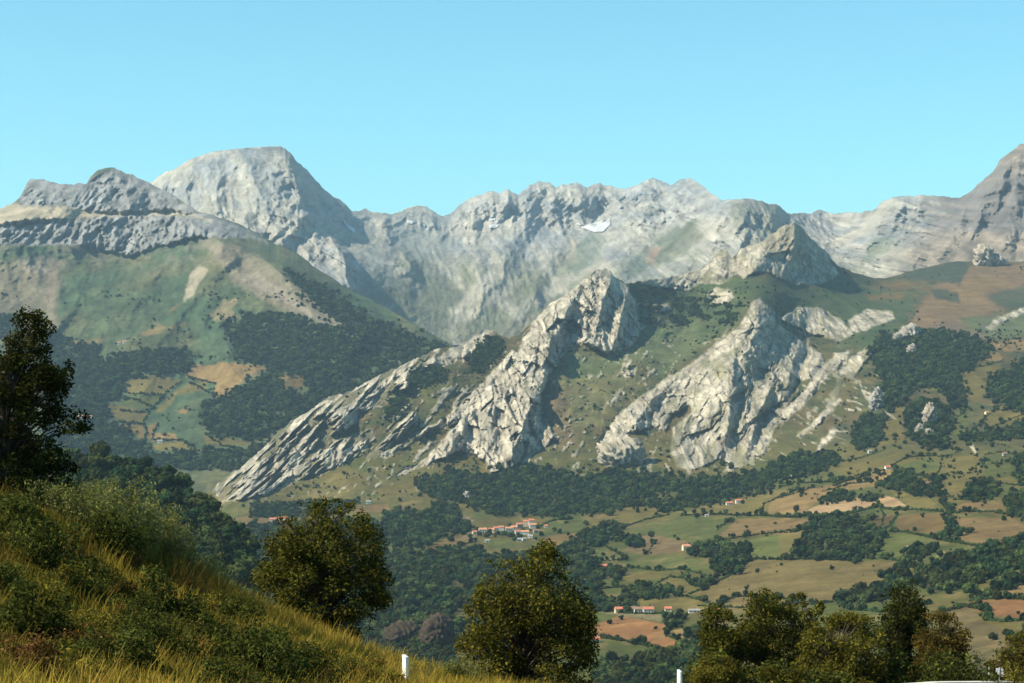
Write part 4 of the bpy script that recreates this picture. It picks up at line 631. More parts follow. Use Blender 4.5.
# the spur: denser, larger trees
sp_poly = P_((-30,456),(60,458),(120,465),(150,470),(187,493),(222,522),(252,550),(260,575),(268,610),(285,655),(300,690),(-30,690))
fill(S, sp_poly, 'on the dark wooded spur at left', 9.5, .62, .3)
singles = [(796,511,9,'lone round tree at the left end of the hedge above the big rounded wood'),(855,564,9,'lone dark tree with a long shadow in the wide tan meadow'),(841,593,5,'small lone tree low in the wide tan meadow'),(850,462,6,'lone tree on the rough pasture above the red roofed barn'),(970,533,8,'lone clump-like tree inside the round tan field at right'),(923,518,7,'squat tree inside the olive field right of the rounded wood'),(961,474,6,'lone tree casting a shadow on the pasture below the farm track'),(998,477,6,'lone small tree in the upper right pasture'),(982,506,4,'tiny tree in the flat tan field at right'),(914,471,5,'lone tree in the green strip below the barn hedge'),(697,518,9,'tall lone tree left of the white field shed'),(711,514,9,'rounder of the two trees by the white field shed'),(720,515,7,'tree right of the white field shed'),(746,528,5,'small tree at the left of the upper tan field'),(763,534,6,'tree on the lower edge of the upper tan field'),(745,538,7,'tree at the left corner of the long olive field'),(796,513,5,'small bushy tree beside the lone round tree'),(678,540,5,'thin tree in the olive field above the yellow farmhouse'),(674,537,5,'left small tree above the yellow farmhouse'),(627,542,6,'tree at the left end of the reddish field'),(603,556,5,'thin tree beside the track on the left fields'),(613,578,7,'tree beside the left hedge row'),(775,524,4,'dot-like tree inside the upper tan field'),(886,441,7,'dark tree left of the pinnacle wood'),(900,425,8,'tall dark tree standing left of the pinnacle wood'),(899,449,7,'dark tree below the pinnacle wood on its left'),(868,464,4,'tiny tree on the hummocky pasture'),(688,653,6,'tree at the left of the hedge under the orange field'),(634,645,7,'forked tree on the hedge under the orange field'),(642,643,8,'taller tree on the hedge under the orange field'),(1008,580,6,'tree at the right edge above the tan strip'),(993,640,6,'rounded bush-like tree on the brown slope at lower right'),(975,660,4,'small dark tree on the brown slope near the sign'),(945,380,5,'tree in the gap of the big dark wood'),(960,384,5,'tree on the meadow right of the big dark wood'),(985,417,6,'tree beside the small barn under the right wood'),(560,519,5,'pale round tree at the top of the village meadow'),(566,523,5,'dark tree on the bank right of the village')]
extra_ = [(988,374),(982,388),(971,395),(986,398),(971,411),(982,409),(974,425),(983,424),(899,418),(895,437),(894,447),(949,447),(923,449),(913,455),(982,463),(905,444),(960,384),(1016,347),(1008,340),(1012,362),(975,352),(969,446),(1014,435),(992,447)]
for a, b in extra_: cand.append((a, b, H, g.uniform(4.5, 9), 'standing alone among pastures and scrub', 0))
for a, b, h, lab in singles: cand.append((a, b, H, h, lab, 1))
info = []
for l_ in ([(123,397),(140,402),(155,409)],[(143,425),(149,412),(160,400),(170,390),(182,381)],[(120,423),(133,424),(146,425)],[(146,425),(146,440)],[(129,394),(146,395),(164,396)],[(152,440),(168,441),(182,441),(199,451)],[(206,436),(222,446),(240,450)],[(120,411),(140,413),(150,411)],[(190,383),(205,391),(216,396)],[(184,366),(188,378),(216,384)],[(158,424),(152,440)]):
    L_ = np.array(l_, float); seg = np.r_[0, np.cumsum(np.hypot(*np.diff(L_, axis=0).T))]
    for t_ in np.arange(0, seg[-1], 1.5): cand.append((np.interp(t_, seg, L_[:, 0]) + g.normal(0, .5), np.interp(t_, seg, L_[:, 1]) + g.normal(0, .4), Mt, g.uniform(4, 8), 'standing alone among pastures and scrub', 0))
for a, b in ((479,536),(487,537),(495,537),(500,535),(506,536),(513,537),(515,541),(529,532),(538,529),(541,536),(536,540),(509,529),(470,538),(523,531),(555,531),(560,534),(568,536)): cand.append((a, b, H, g.uniform(5, 9), 'among the houses of the hillside village', 0))
for a, b in ((396,650),(410,652),(420,647),(428,652),(440,654),(450,652),(392,655),(400,657),(412,657),(424,656),(434,657),(446,657),(455,655),(421,640),(385,648)): cand.append((a, b, H, g.uniform(7, 10), 'round the dark rock knobs', 0))
def along():
    for l_, h_, lab in HEDGES:
        L_ = np.array(l_, float); seg = np.r_[0, np.cumsum(np.hypot(*np.diff(L_, axis=0).T))]; t_ = 0
        while t_ < seg[-1]:
            t_ += g.exponential(7.5); a, b = np.interp(t_, seg, L_[:, 0]), np.interp(t_, seg, L_[:, 1]); cand.append((a + g.normal(0, .8), b + g.normal(0, .6), H, 3.5 + 6 * g.random() ** 1.6, 'growing in the hedges between the fields', 0))
along()
for a, b, S_, h, ph, fc in cand:
    p_, r_, c_ = at(S_, a, b); info.append((h / p_[1] * FPX + 1000 * fc, p_, h, ph, fc, a, b))
vis = [k for k in range(len(info)) if -4 < info[k][5] < 1028 and info[k][6] < 684 and not (info[k][5] < np.interp(info[k][6], (440, 480, 683), (60, 75, 75)))]
# the near hillside hides what lies lower than its edge at left
def hidden_left(a, b): return b > np.interp(a, (0, 60, 170, 230, 290, 400, 480), (496, 498, 552, 590, 640, 672, 690))
vis = [k for k in vis if not hidden_left(info[k][5], info[k][6] - 4) or info[k][4]]
order = sorted(vis, key=lambda k: -info[k][0])[:292]; chosen = set(order); first = {}
for k in order:
    s_, p_, h, ph, fc, a, b = info[k]; me = FT[int(g.integers(len(FT)))]
    o = link('tree', me); o.location = p_; o.rotation_euler = (0, 0, g.uniform(0, 6.28)); q_ = g.uniform(.85, 1.2); o.scale = (h * q_, h * q_, h)
    if fc: tag(o, ph, 'tree', 'single trees in the fields')
    else: tag(o, 'dark green round crowned broadleaf tree ' + ph, 'tree', 'trees ' + ph)
    first.setdefault(me.name, o)
rest = [info[k] for k in range(len(info)) if k not in chosen]
def scatter(name, P, rot, scl, protos):
    me = bpy.data.meshes.new(name); me.vertices.add(len(P)); me.vertices.foreach_set('co', np.asarray(P, np.float32).ravel())
    for nm, arr in (('rot', rot), ('scl', scl)):
        a_ = me.attributes.new(nm, 'FLOAT_VECTOR', 'POINT'); a_.data.foreach_set('vector', np.asarray(arr, np.float32).ravel())
    o = link(name, me); ng = bpy.data.node_groups.new(name, 'GeometryNodeTree')
    ng.interface.new_socket('Geometry', in_out='INPUT', socket_type='NodeSocketGeometry'); ng.interface.new_socket('Geometry', in_out='OUTPUT', socket_type='NodeSocketGeometry')
    gi = ng.nodes.new('NodeGroupInput'); go = ng.nodes.new('NodeGroupOutput'); ip = ng.nodes.new('GeometryNodeInstanceOnPoints'); gj = ng.nodes.new('GeometryNodeJoinGeometry')
    for pr in protos:
        oi = ng.nodes.new('GeometryNodeObjectInfo'); oi.inputs['Object'].default_value = pr; oi.inputs['As Instance'].default_value = True; oi.transform_space = 'ORIGINAL'; ng.links.new(oi.outputs['Geometry'], gj.inputs[0])
    ip.inputs['Pick Instance'].default_value = True
    L = ng.links.new; L(gi.outputs[0], ip.inputs['Points']); L(gj.outputs[0], ip.inputs['Instance'])
    na = ng.nodes.new('GeometryNodeInputNamedAttribute'); na.data_type = 'FLOAT_VECTOR'; na.inputs[0].default_value = 'rot'; e2 = ng.nodes.new('FunctionNodeEulerToRotation'); L(na.outputs[0], e2.inputs[0]); L(e2.outputs[0], ip.inputs['Rotation'])
    nb = ng.nodes.new('GeometryNodeInputNamedAttribute'); nb.data_type = 'FLOAT_VECTOR'; nb.inputs[0].default_value = 'scl'; L(nb.outputs[0], ip.inputs['Scale'])
    L(ip.outputs[0], go.inputs[0]); md = o.modifiers.new('scatter', 'NODES'); md.node_group = ng; return o
Pn = np.array([r[1] for r in rest]); hh = np.array([r[2] for r in rest]); ww = hh * g.uniform(.85, 1.25, len(hh))
o = scatter('woodland', Pn, np.c_[hh * 0, hh * 0, g.uniform(0, 6.28, len(hh))], np.c_[ww, ww, hh], list(first.values())); o['kind'] = 'stuff'
print('trees', len(order), 'woodland', len(rest))

def hedge(line, h, lab, gap=.12):
    L_ = np.array(line, float); seg = np.r_[0, np.cumsum(np.hypot(*np.diff(L_, axis=0).T))]
    n_ = max(4, int(seg[-1] * 1.1)); t_ = np.linspace(0, seg[-1], n_); hx = np.interp(t_, seg, L_[:, 0]); hy = np.interp(t_, seg, L_[:, 1]) + .5 * fbm(t_ / 9, t_ * 0 + line[0][0], 5, 3)
    P, _, _ = at(H, hx, hy); c0 = P[len(P) // 2].copy(); Vs, Fs, off = [], [], 0
    for k in range(n_):
        if fbm(t_[k] / 6, line[0][1], 8, 2) < -.5 + gap: continue
        s = h * g.uniform(.55, 1.15) * (1.7 if g.random() < .07 else 1); c = P[k] - c0 + np.array((g.normal(0, .4), g.normal(0, 1.0), s * .42))
        V = ICO1[0] * np.array((max(s * .62, 1.5), s * .62, s * .52)) * (1 + .22 * g.normal(size=(len(ICO1[0]), 1))) + c; Vs.append(V); Fs.append(ICO1[1] + off); off += len(V)
        V, F = tri_leaves(g, c, s * .55, 26, s * .2); Vs.append(V); Fs.append(F + off); off += len(V)
    o = link('hedge', mesh_np('hedge', np.concatenate(Vs), np.concatenate(Fs), [M_far_leaf], None, False), loc=c0); tag(o, lab, 'hedge', 'hedges between the fields')
for l_, h_, lab in HEDGES: hedge(l_, h_, lab)
# hedges of the far fields on the left mountain are part of its woodland; bare outcrops that stand alone
M_out = terrain_mat('outcrop_rock', 30, 4, 1.2, .35)
def outcrop(px, py, w, h, lab, col, S_=None, Y=None, lean=0, spike=1.0, seed=0, deep=.8, rough=1.0, fs=1.0):
    p = at(S_, px, py)[0] if S_ is not None else unproj(np.array(px), np.array(py), Y); k = p[1] / FPX
    V, F = ICO4; d = V.copy(); rx, rz = w * k / 2, h * k
    t_ = (d[:, 2] + 1) / 2; sc_ = (1 - .72 * spike * t_ ** 1.1)
    W_ = np.c_[d[:, 0] * rx * (sc_ + .35) + lean * rx * t_, d[:, 1] * rx * deep * (sc_ + .35), t_ * rz * 1.12 - .12 * rz]
    m_ = max(rx, 1); a_ = ridged((W_[:, 0] + .5 * W_[:, 1] + W_[:, 2] * .3) / m_ * 1.4 + seed, W_[:, 2] / m_ * .8 - W_[:, 1] / m_ * .6, 5 + seed, 5, .6) - .5
    fc_, fk_ = facet((W_[:, 0] + .6 * W_[:, 1]) / m_ * 2.6 * fs + seed, (W_[:, 2] - .5 * W_[:, 1]) / m_ * 2.0 * fs, 20 + seed, 1.2); W_ += d * ((a_ * .3 + fc_ * .34) * m_ * rough)[:, None]
    n_ = fbm(W_[:, 0] / m_ * 2 * fs, W_[:, 2] / m_ * 2 * fs, seed + 3, 4) + .5 * fc_
    c_ = np.array(col) * (1 + .5 * n_)[:, None]
    o = link('rock_outcrop', mesh_np('rock_outcrop', W_, F, [M_out], c_, True, {'rock': np.ones(len(V))}), loc=p); tag(o, lab, 'rock', 'rock outcrops'); return o
outcrop(622, 465, 40, 27, 'rounded grey boulder outcrop at the left foot of the big sunlit rock face', ROCK * .8, H, spike=.35, seed=1, lean=-.1, rough=.6, fs=1.8)
outcrop(985, 265, 17, 21, 'pale rock spire on the skyline of the brown hill', (0.285, 0.242, 0.192), H, spike=.8, seed=2, lean=-.3); outcrop(997, 265, 16, 9, 'low pale rock hump right of the skyline spire', (0.236, 0.198, 0.161), H, spike=.6, seed=3)
outcrop(929, 425, 12, 22, 'slim pale rock pinnacle rising out of the round dark wood', (0.248, 0.211, 0.167), H, spike=.7, seed=4, lean=.3); outcrop(920, 434, 9, 10, 'small rock knob left below the slim pinnacle', (0.223, 0.198, 0.161), H, spike=.6, seed=5); outcrop(929, 435, 7, 7, 'smallest rock knob at the foot of the slim pinnacle', (0.223, 0.198, 0.161), H, spike=.6, seed=6)
outcrop(911, 337, 13, 12, 'pale knob of rock on top of the big dark wood', (0.236, 0.217, 0.186), H, spike=.4, seed=7); outcrop(898, 342, 8, 9, 'smaller pale knob left of the wood top', (0.236, 0.217, 0.186), H, spike=.5, seed=8); outcrop(912, 353, 8, 9, 'pale rock poking out of the upper part of the big dark wood', (0.223, 0.198, 0.174), H, spike=.5, seed=9)
outcrop(874, 410, 10, 22, 'leaning rock fin left of the lower dark wood', (0.236, 0.223, 0.198), H, spike=.6, seed=10, lean=.7); outcrop(466, 500, 7, 8, 'tiny grey rock fin in the woods left of the village', (0.223, 0.211, 0.192), H, spike=.6, seed=11, lean=.5)
outcrop(405, 644, 34, 22, 'dark brown rock knob between the two middle trees, its broader left hump', (.040, .031, .020), H, spike=.25, seed=12, rough=.42, fs=2.4); outcrop(438, 648, 27, 34, 'dark brown rock knob between the two middle trees, its taller right hump', (.050, .037, .025), H, spike=.3, seed=13, rough=.42, fs=2.4)

# houses --------------------------------------------------------------------------------
WALLS = {k: plain('wall_' + k, c, .85, .12, .6) for k, c in dict(white=(.60,.57,.50), cream=(.66,.53,.32), stone=(.30,.26,.21), pale=(.55,.52,.46)).items()}
ROOFS = {k: plain('roof_' + k, c, .85, .3, 1.2) for k, c in dict(red=(.42,.14,.08), orange=(.44,.20,.11), brown=(.22,.13,.09), grey=(.25,.24,.23)).items()}
M_dark = plain('dark_opening', (.03,.028,.025), .6, .1); M_wood = plain('wooden_door', (.13,.075,.04), .8, .2)
def gable(L_, W_, z0, z1, over, th):
    a, b = L_ / 2 + over, W_ / 2 + over; zz = z0 - over * (z1 - z0) / (W_ / 2)
    V = [(-a,-b,zz),(a,-b,zz),(a,0,z1),(-a,0,z1),(a,b,zz),(-a,b,zz)]; V2 = [(x, y, z + th) for x, y, z in V]
    return V + V2, [(6,7,8,9),(9,8,10,11),(0,3,2,1),(3,5,4,2),(0,1,7,6),(4,5,11,10),(1,2,8,7),(2,4,10,8),(3,0,6,9),(5,3,9,11)]
def house(px, py, L_, W_, h_, rz, wall, roof, lab, name='house', cat='house', group=None, S_=None, win=True):
    p = at(S_ or H, px, py)[0]; e = empty(name, p, rz); tag(e, lab, cat, group); zr = h_ + W_ * .30
    mb = MB(); a, b = L_ / 2, W_ / 2
    V = [(-a,-b,-3),(a,-b,-3),(a,b,-3),(-a,b,-3),(-a,-b,h_),(a,-b,h_),(a,b,h_),(-a,b,h_),(-a,0,zr),(a,0,zr)]
    mb.add(V, [(0,1,5,4),(2,3,7,6),(1,2,6,9,5),(3,0,4,8,7)]); link('wall', mb.mesh('wall', WALLS[wall]), e)
    mb = MB(); mb.add(*gable(L_, W_, h_ + .05, zr + .05, .45, .3)); r = link('roof', mb.mesh('roof', ROOFS[roof]), e)
    if L_ > 9: mb = MB(); mb.box((L_ * .28, .8, zr + .5), (.8, .8, 1.5)); link('chimney', mb.mesh('chimney', WALLS[wall]), r)
    if win:
        mb = MB(); mb.box((L_ * .08, -b - .03, 1.05), (1.1, .12, 2.1)); link('door', mb.mesh('door', M_wood), e)
        for i in range(2 if L_ < 9 else 3):
            for fl in range(2 if h_ > 5 else 1):
                x = -a + L_ * (i + .5) / (2 if L_ < 9 else 3)
                if fl == 0 and abs(x - L_ * .08) < 1.3: continue
                mb = MB(); mb.box((x, -b - .03, 1.6 + 2.7 * fl), (1.0, .12, 1.2)); link('window', mb.mesh('window', M_dark), e)
    return e
gv = 'houses of the hillside village'
for a in [
 (475,534,7,6,3.5,.2,'white','red','low house at the far left end of the village'), (483,532.5,13,8,5,.1,'pale','orange','long orange roofed house second from the left of the village'), (491.5,533.5,9,8,6,-.1,'cream','orange','yellow fronted house in the left half of the village'), (497,530.5,11,7,4,.2,'pale','red','red roofed house behind the yellow fronted one'), (502,531,7,7,6,0,'white','red','white gabled house in the middle of the village'), (509,531,12,8,5,.15,'pale','orange','wide orange roofed house right of the white gable'), (514.5,530,10,8,5.5,.1,'pale','orange','orange roofed house left of the village centre tower house'),
 (520,528,10,8,6,.3,'stone','red','stone house with red roof behind the village tower house'), (526,527,9,8,9,0,'cream','red','tall cream tower-like house at the top of the village'), (531,525,9,7,8,.1,'white','red','white house with red roof at the highest point of the village'), (533.5,528.5,12,8,6,.1,'pale','orange','orange roofed house right of the tower house'), (525,534.5,13,8,4.5,0,'white','orange','long house in front of the tower house'), (518,534,9,7,4,.2,'pale','red','red roofed house below the wide orange roof'), (530,537.5,8,6,3.5,-.2,'pale','grey','grey roofed shed at the lower right of the village'), (519,541,8,6,3.5,.1,'pale','grey','grey roofed shed at the bottom of the village'), (524,540.5,6,5,3,.3,'white','grey','small white shed at the bottom of the village'), (487,542,7,5,3,.1,'white','grey','small white outbuilding below the yellow fronted house'), (536,533,8,6,4,.2,'stone','brown','brown roofed stone house at the right end of the village')]:
    house(*a, group=gv)
house(546, 527.5, 6, 5, 3, 0, 'white', 'red', 'tiny white hut on the bank right of the village')
gh = 'farm buildings of the hamlet by the orange field'
for a in [(619,612.5,8,7,4,.1,'cream','red','red roofed house at the left end of the hamlet'), (630,612,14,7,3.5,.0,'stone','brown','long brown roofed barn in the hamlet'), (638,612,9,7,3.5,.05,'pale','brown','brown roofed house right of the long barn'), (648.5,612.5,11,7,4,.05,'pale','red','red roofed farmhouse in the middle of the hamlet'), (668,612.5,7,6,4,0,'cream','red','red roofed house standing apart at the right of the hamlet'), (694,612.5,12,4,2.2,0,'white','grey','long low pale shed right of the hamlet'), (714,612,10,6,3.5,0,'pale','orange','half hidden farm building right of the pale shed')]:
    house(*a, group=gh)
for a in [(686,550,10,8,5,.2,'cream','orange','yellow farmhouse with orange roof in the olive fields'), (729,504.5,11,7,3.5,.1,'pale','red','red roofed barn on the upper pasture'), (738,503.5,9,7,5,.1,'white','red','white house beside the red roofed barn on the upper pasture'), (707,516.5,6,4,2.6,0,'white','grey','small white shed under the trees of the straight hedge'), (888,469,9,7,4,.2,'white','red','white barn with red roof at the end of the hedge'), (909,549,6,5,3,.3,'pale','brown','small stone barn with pale gable in the green field'), (941,555.5,7,5,3,.4,'cream','orange','small cream barn on the green hump'), (1005,456,7,6,3.5,.1,'stone','brown','stone barn in the upper right pastures'), (987,414,7,6,3.5,.4,'cream','orange','small cream barn under the right edge wood'), (792,478.5,7,5,3.5,0,'white','grey','tiny white hut among trees below the rock face'), (870,453,6,5,3.5,.1,'pale','grey','grey hut at the foot of the wooded rock'), (604,568,12,7,3.5,.1,'stone','red','dark red roofed barn at the left of the green fields'), (617,611.5,5,4,2.5,0,'white','red','little lean-to at the left end of the hamlet'), (594,643,10,7,4,.1,'white','red','red roofed house peeking out right of the centre tree'), (1000,346,6,5,3,.2,'stone','brown','tiny hut between the tan fields high at right')]:
    house(*a)
for a in [(273,521,13,8,4,.05,'white','red','long bright red roofed house above the left tree'), (283,520.5,15,8,5,-.05,'pale','red','wide bright red roofed barn above the left tree'), (293,521,7,6,3,0,'white','grey','small white shed right of the bright red roofs'), (368,503.5,9,6,4,.1,'white','grey','white hut on the pasture below the rock limb')]: house(*a)
for a in [(160,443,13,8,5,.1,'white','grey','white house at the edge of the far valley fields'), (81,419,16,10,6,.1,'pale','orange','orange roofed house left in the far hamlet beside the dark tree'), (89,419,16,10,6,-.1,'white','orange','orange roofed house right in the far hamlet beside the dark tree'), (124,343,12,9,5,.1,'white','red','red roofed house high on the left mountain'), (119,343.5,10,8,4,.1,'pale','red','smaller red roofed house high on the left mountain')]: house(*a, S_=Mt)
house(199, 483, 9, 7, 4, .1, 'white', 'red', 'red roofed house at the foot of the long rock limb')

# ================================================================== 7. the near slope: grass, shrubs, trees
def hit(px, py, y0=14, y1=110):
    Y = np.arange(y0, y1, .1); X = (px - 512) / FPX * Y; z = CZ + (HOR - py) / FPX * Y; b = np.nonzero(gz(X, Y) > z)[0]
    k = b[0] if len(b) else int(np.argmin(z - gz(X, Y))); return np.array((X[k], Y[k], float(gz(X[k], Y[k]))))
def leaves(g, P, nrm, size, cols, asp=.5, fold=.25):
    n = len(P); nrm = nrm / (np.linalg.norm(nrm, axis=1, keepdims=True) + 1e-9)
    u = np.cross(nrm, rand_dirs(g, n)); u /= np.linalg.norm(u, axis=1, keepdims=True) + 1e-9; w = np.cross(nrm, u); s = size * (.6 + .8 * g.random((n, 1)))
    V = np.stack([P - u * s * .5, P + w * s * asp * .5 + nrm * s * fold * .3, P + u * s * .5 - nrm * s * fold * .4, P - w * s * asp * .5 + nrm * s * fold * .3], 1)
    return V.reshape(-1, 3), np.arange(4 * n).reshape(-1, 4), np.repeat(cols, 4, 0)
def pal(g, n, cols, var=.25):
    c = np.array(cols)[g.integers(len(cols), size=n)]; return c * (1 + var * g.normal(size=(n, 1)).clip(-1.5, 2.5))
def big_tree(outline, Y, base_z, lab, cols, ncl, nl, ls, seed, name='tree', group=None, droop=0, clr=(.26, .50), depth=1.0, stems=1, base_px=None, twig=True):
    """a tree whose crown fills an outline of real size and depth at its own distance"""
    g = np.random.default_rng(seed); O = np.array(outline, float); k = Y / FPX; x0, y0 = O.min(0); x1, y1 = O.max(0)
    bx = base_px if base_px is not None else (x0 + x1) / 2; root = np.array(((bx - 512) * k, Y, base_z)); e = empty(name, root); tag(e, lab, 'tree', group)
    Cc = []
    while len(Cc) < ncl:
        a, b = g.uniform(x0, x1), g.uniform(y0, y1); sd = float(poly_sd(np.array([a]), np.array([b]), O)[0])
        if sd > 1.5: continue
        ins = max(min(-sd, 45) * k, .02); r = min(g.uniform(*clr), ins * .85 + .09)
        if ins < r * .7 and g.random() < .5: continue
        dmax = math.sqrt(max(ins * (min(x1 - x0, y1 - y0) * k - ins), .02)) * depth; dy = g.uniform(-1, 1) * dmax
        Cc.append((np.array(((a - 512) * k, Y + dy, CZ + (HOR - b) * k)) - root, r))
    mb = MB(); top = max(c[2] for c, r in Cc); wd = (x1 - x0) * k
    lead = []
    for s_ in range(stems):
        tx = g.normal(0, .12 * wd) if stems > 1 else g.normal(0, .03 * wd); sp_ = g.normal(0, .05 * wd)
        pts = [np.array((tx * 0 + (s_ - (stems - 1) / 2) * .12, 0, -.3)), np.array((tx * .3, sp_ * .3, top * .3)), np.array((tx * .7 + sp_, sp_, top * .62)), np.array((tx, -sp_, top * .92))]
        rb = .028 * top / math.sqrt(stems); mb.tube(pts, [rb * 1.35, rb, rb * .6, rb * .12], 7); lead.append(pts)
    for c, r in Cc:
        pts = min(lead, key=lambda q: np.hypot(*(q[2][:2] - c[:2]))); zt = np.clip(c[2] * .62, top * .08, top * .8); zz = [p[2] for p in pts]
        s0 = np.array([np.interp(zt, zz, [p[i] for p in pts]) for i in range(3)]); mid_ = (s0 + c) / 2 + np.array((0, 0, .10 * np.linalg.norm(c - s0))); rr = .010 + .005 * np.linalg.norm(c - s0)
        mb.tube([s0, mid_, c], [rr * 1.5, rr, .004], 4)
    link('trunk', mb.mesh('trunk', M_bark, True), e)
    rad = np.array([r for c, r in Cc]); cen = np.array([c for c, r in Cc]); nl = int(nl * 1.9); w_ = rad ** 2.2; idx = g.choice(len(Cc), nl, p=w_ / w_.sum())
    d = rand_dirs(g, nl); rr = rad[idx][:, None] * (g.random((nl, 1)) ** .45) * 1.08; P = cen[idx] + d * rr * np.array((1.05, 1.05, .85))
    P[:, 2] -= droop * np.hypot(d[:, 0], d[:, 1]) * rr[:, 0]
    nrm = d * .6 + np.array((0, 0, .55)) + .75 * g.normal(size=(nl, 3)); cc = pal(g, ncl, [(1, 1, 1)], .20)[idx] * pal(g, nl, cols, .22)
    V, F, cl = leaves(g, P, nrm, ls, cc)
    link('crown', mesh_np('crown', V, F, [M_leaf], np.clip(cl, .003, .6), False), e); return e
OL = [(.078,.077,.012),(.112,.098,.014),(.050,.055,.011),(.036,.042,.010)]; DK = [(.018,.023,.007),(.025,.030,.007),(.040,.040,.008)]; YL = [(.14,.115,.018),(.10,.095,.016),(.07,.07,.014)]; BR = [(.090,.062,.014),(.070,.052,.013),(.11,.08,.018),(.048,.046,.012)]; SV = [(.17,.18,.05),(.13,.145,.035),(.21,.20,.07)]
big_tree([(255,560),(262,535),(275,525),(290,510),(305,500),(325,497),(345,500),(360,510),(378,525),(386,545),(383,560),(392,578),(396,590),(391,605),(375,615),(362,640),(340,655),(300,650),(275,625),(258,600),(250,580)], 68, -1.6, 'broad round leafy tree behind the grassy slope, left of the middle', OL, 260, 15000, .125, 1, droop=.1, base_px=325)
big_tree([(546,533),(556,542),(562,552),(575,560),(581,575),(588,592),(597,615),(598,650),(592,690),(560,705),(500,705),(470,695),(460,662),(456,640),(462,615),(470,600),(478,585),(486,570),(494,551),(503,560),(512,556),(520,560),(530,546),(540,540)], 62, -3.2, 'tall olive green tree with a pointed top, centre of the bottom edge', OL + YL[:1], 260, 15000, .115, 2, droop=.1, base_px=520)
big_tree([(22,308),(31,303),(44,312),(53,328),(49,336),(60,345),(72,364),(70,385),(64,396),(54,390),(58,398),(72,404),(88,412),(86,428),(76,434),(68,430),(66,438),(72,457),(78,477),(72,500),(44,520),(0,520),(-40,500),(-45,420),(-30,385),(-4,354),(6,348),(14,332)], 50, 3.6, 'tall dark tree with drooping boughs at the left edge', DK, 300, 15000, .105, 3, droop=.55, base_px=8, depth=.8, clr=(.16, .34))
gr_ = 'trees beyond the road at lower right'
big_tree([(701,613),(713,605),(724,604),(733,613),(744,631),(744,656),(742,700),(688,700),(700,670),(704,656),(698,635)], 84, -7.2, 'slim dark tree at the left end of the right-hand row', OL, 120, 6000, .14, 4, group=gr_)
big_tree([(745,597),(756,590),(768,588),(777,596),(791,599),(804,617),(810,649),(808,700),(735,700),(733,649),(741,617)], 86, -7.6, 'wide dark tree second in the right-hand row', [c for c in OL[1:]], 210, 9500, .14, 5, group=gr_)
big_tree([(788,604),(797,588),(806,598),(807,612),(816,599),(825,604),(823,617),(815,640),(812,690),(795,690),(794,625)], 88, -8, 'sparse pale slender sapling poking above the right-hand row', SV[:1] + YL, 80, 2300, .12, 6, group=gr_, clr=(.10, .22))
big_tree([(796,650),(806,630),(823,617),(845,611),(866,614),(882,628),(886,700),(800,700)], 82, -7.2, 'broad yellowish olive tree in the middle of the right-hand row', YL, 200, 9000, .135, 7, group=gr_)
big_tree([(884,594),(895,586),(902,582),(915,578),(923,592),(928,613),(925,649),(926,700),(878,700),(875,631),(884,606)], 87, -7.8, 'tallest dark green tree in the right-hand row', DK + OL[2:], 170, 8000, .14, 8, group=gr_)
big_tree([(919,615),(937,610),(956,614),(968,631),(967,652),(974,668),(980,700),(908,700)], 84, -7.4, 'rusty brown leaved tree at the right end of the row', BR, 150, 7000, .135, 9, group=gr_)
big_tree([(988,660),(1000,645),(1012,636),(1030,630),(1062,626),(1075,650),(1070,700),(1004,700),(990,676)], 97, -9.2, 'rounded brown olive tree cut by the right edge behind the sign', BR[:2] + OL, 170, 8000, .14, 10, group=gr_)
big_tree([(690,690),(694,668),(706,655),(722,655),(740,662),(748,690),(740,705),(692,705)], 78, -6.6, 'low yellow green bushy tree in front of the left end of the row', YL, 50, 4200, .12, 11, group=gr_)
big_tree([(745,705),(752,672),(775,660),(800,664),(812,684),(815,705)], 80, -6.6, 'low bushy tree in front of the wide dark tree', YL[1:] + OL[:2], 50, 4200, .12, 12, group=gr_)
big_tree([(862,705),(868,672),(884,655),(900,662),(908,705)], 82, -7, 'dark bushy tree at the foot of the tallest tree', BR + DK, 50, 3500, .12, 13, group=gr_)

def bush_mesh(seed, w, h, n, ls, cols, ncl=18, stem=False):
    g = np.random.default_rng(seed); cen = []; rad = []
    for k in range(ncl):
        a = g.uniform(0, 6.28); q = math.sqrt(g.random()); z = h * (.12 + .72 * g.random() * (1 - .55 * q)); cen.append((q * w * .42 * math.cos(a), q * w * .42 * math.sin(a), z)); rad.append(g.uniform(.14, .26) * min(w, h * 1.2))
    cen = np.array(cen); rad = np.array(rad); idx = g.choice(ncl, n, p=rad ** 2 / (rad ** 2).sum()); d = rand_dirs(g, n); P = cen[idx] + d * rad[idx][:, None] * g.random((n, 1)) ** .4; P[:, 2] = np.maximum(P[:, 2], .0)
    cc = pal(g, ncl, [(1, 1, 1)], .22)[idx] * pal(g, n, cols, .22); V, F, cl = leaves(g, P, d * .6 + .8 * g.normal(size=(n, 3)) + np.array((0, 0, .5)), ls, cc)
    Vs, Fs, Cs, off = [V], [F], [cl], len(V)
    for k in range(ncl):         # stems as thin upright blades inside the bush
        c = cen[k]; b = np.array((c[0] * .3, c[1] * .3, -.1)); s_ = np.array((.012, .006, 0)); q = np.stack([b - s_, b + s_, c + s_ * .4, c - s_ * .4]); Vs.append(q); Fs.append(np.arange(4)[None] + off); Cs.append(np.tile((.09, .065, .04), (4, 1))); off += 4
    return mesh_np('shrub', np.concatenate(Vs), np.concatenate(Fs), [M_leaf], np.clip(np.concatenate(Cs), .003, .6), False)
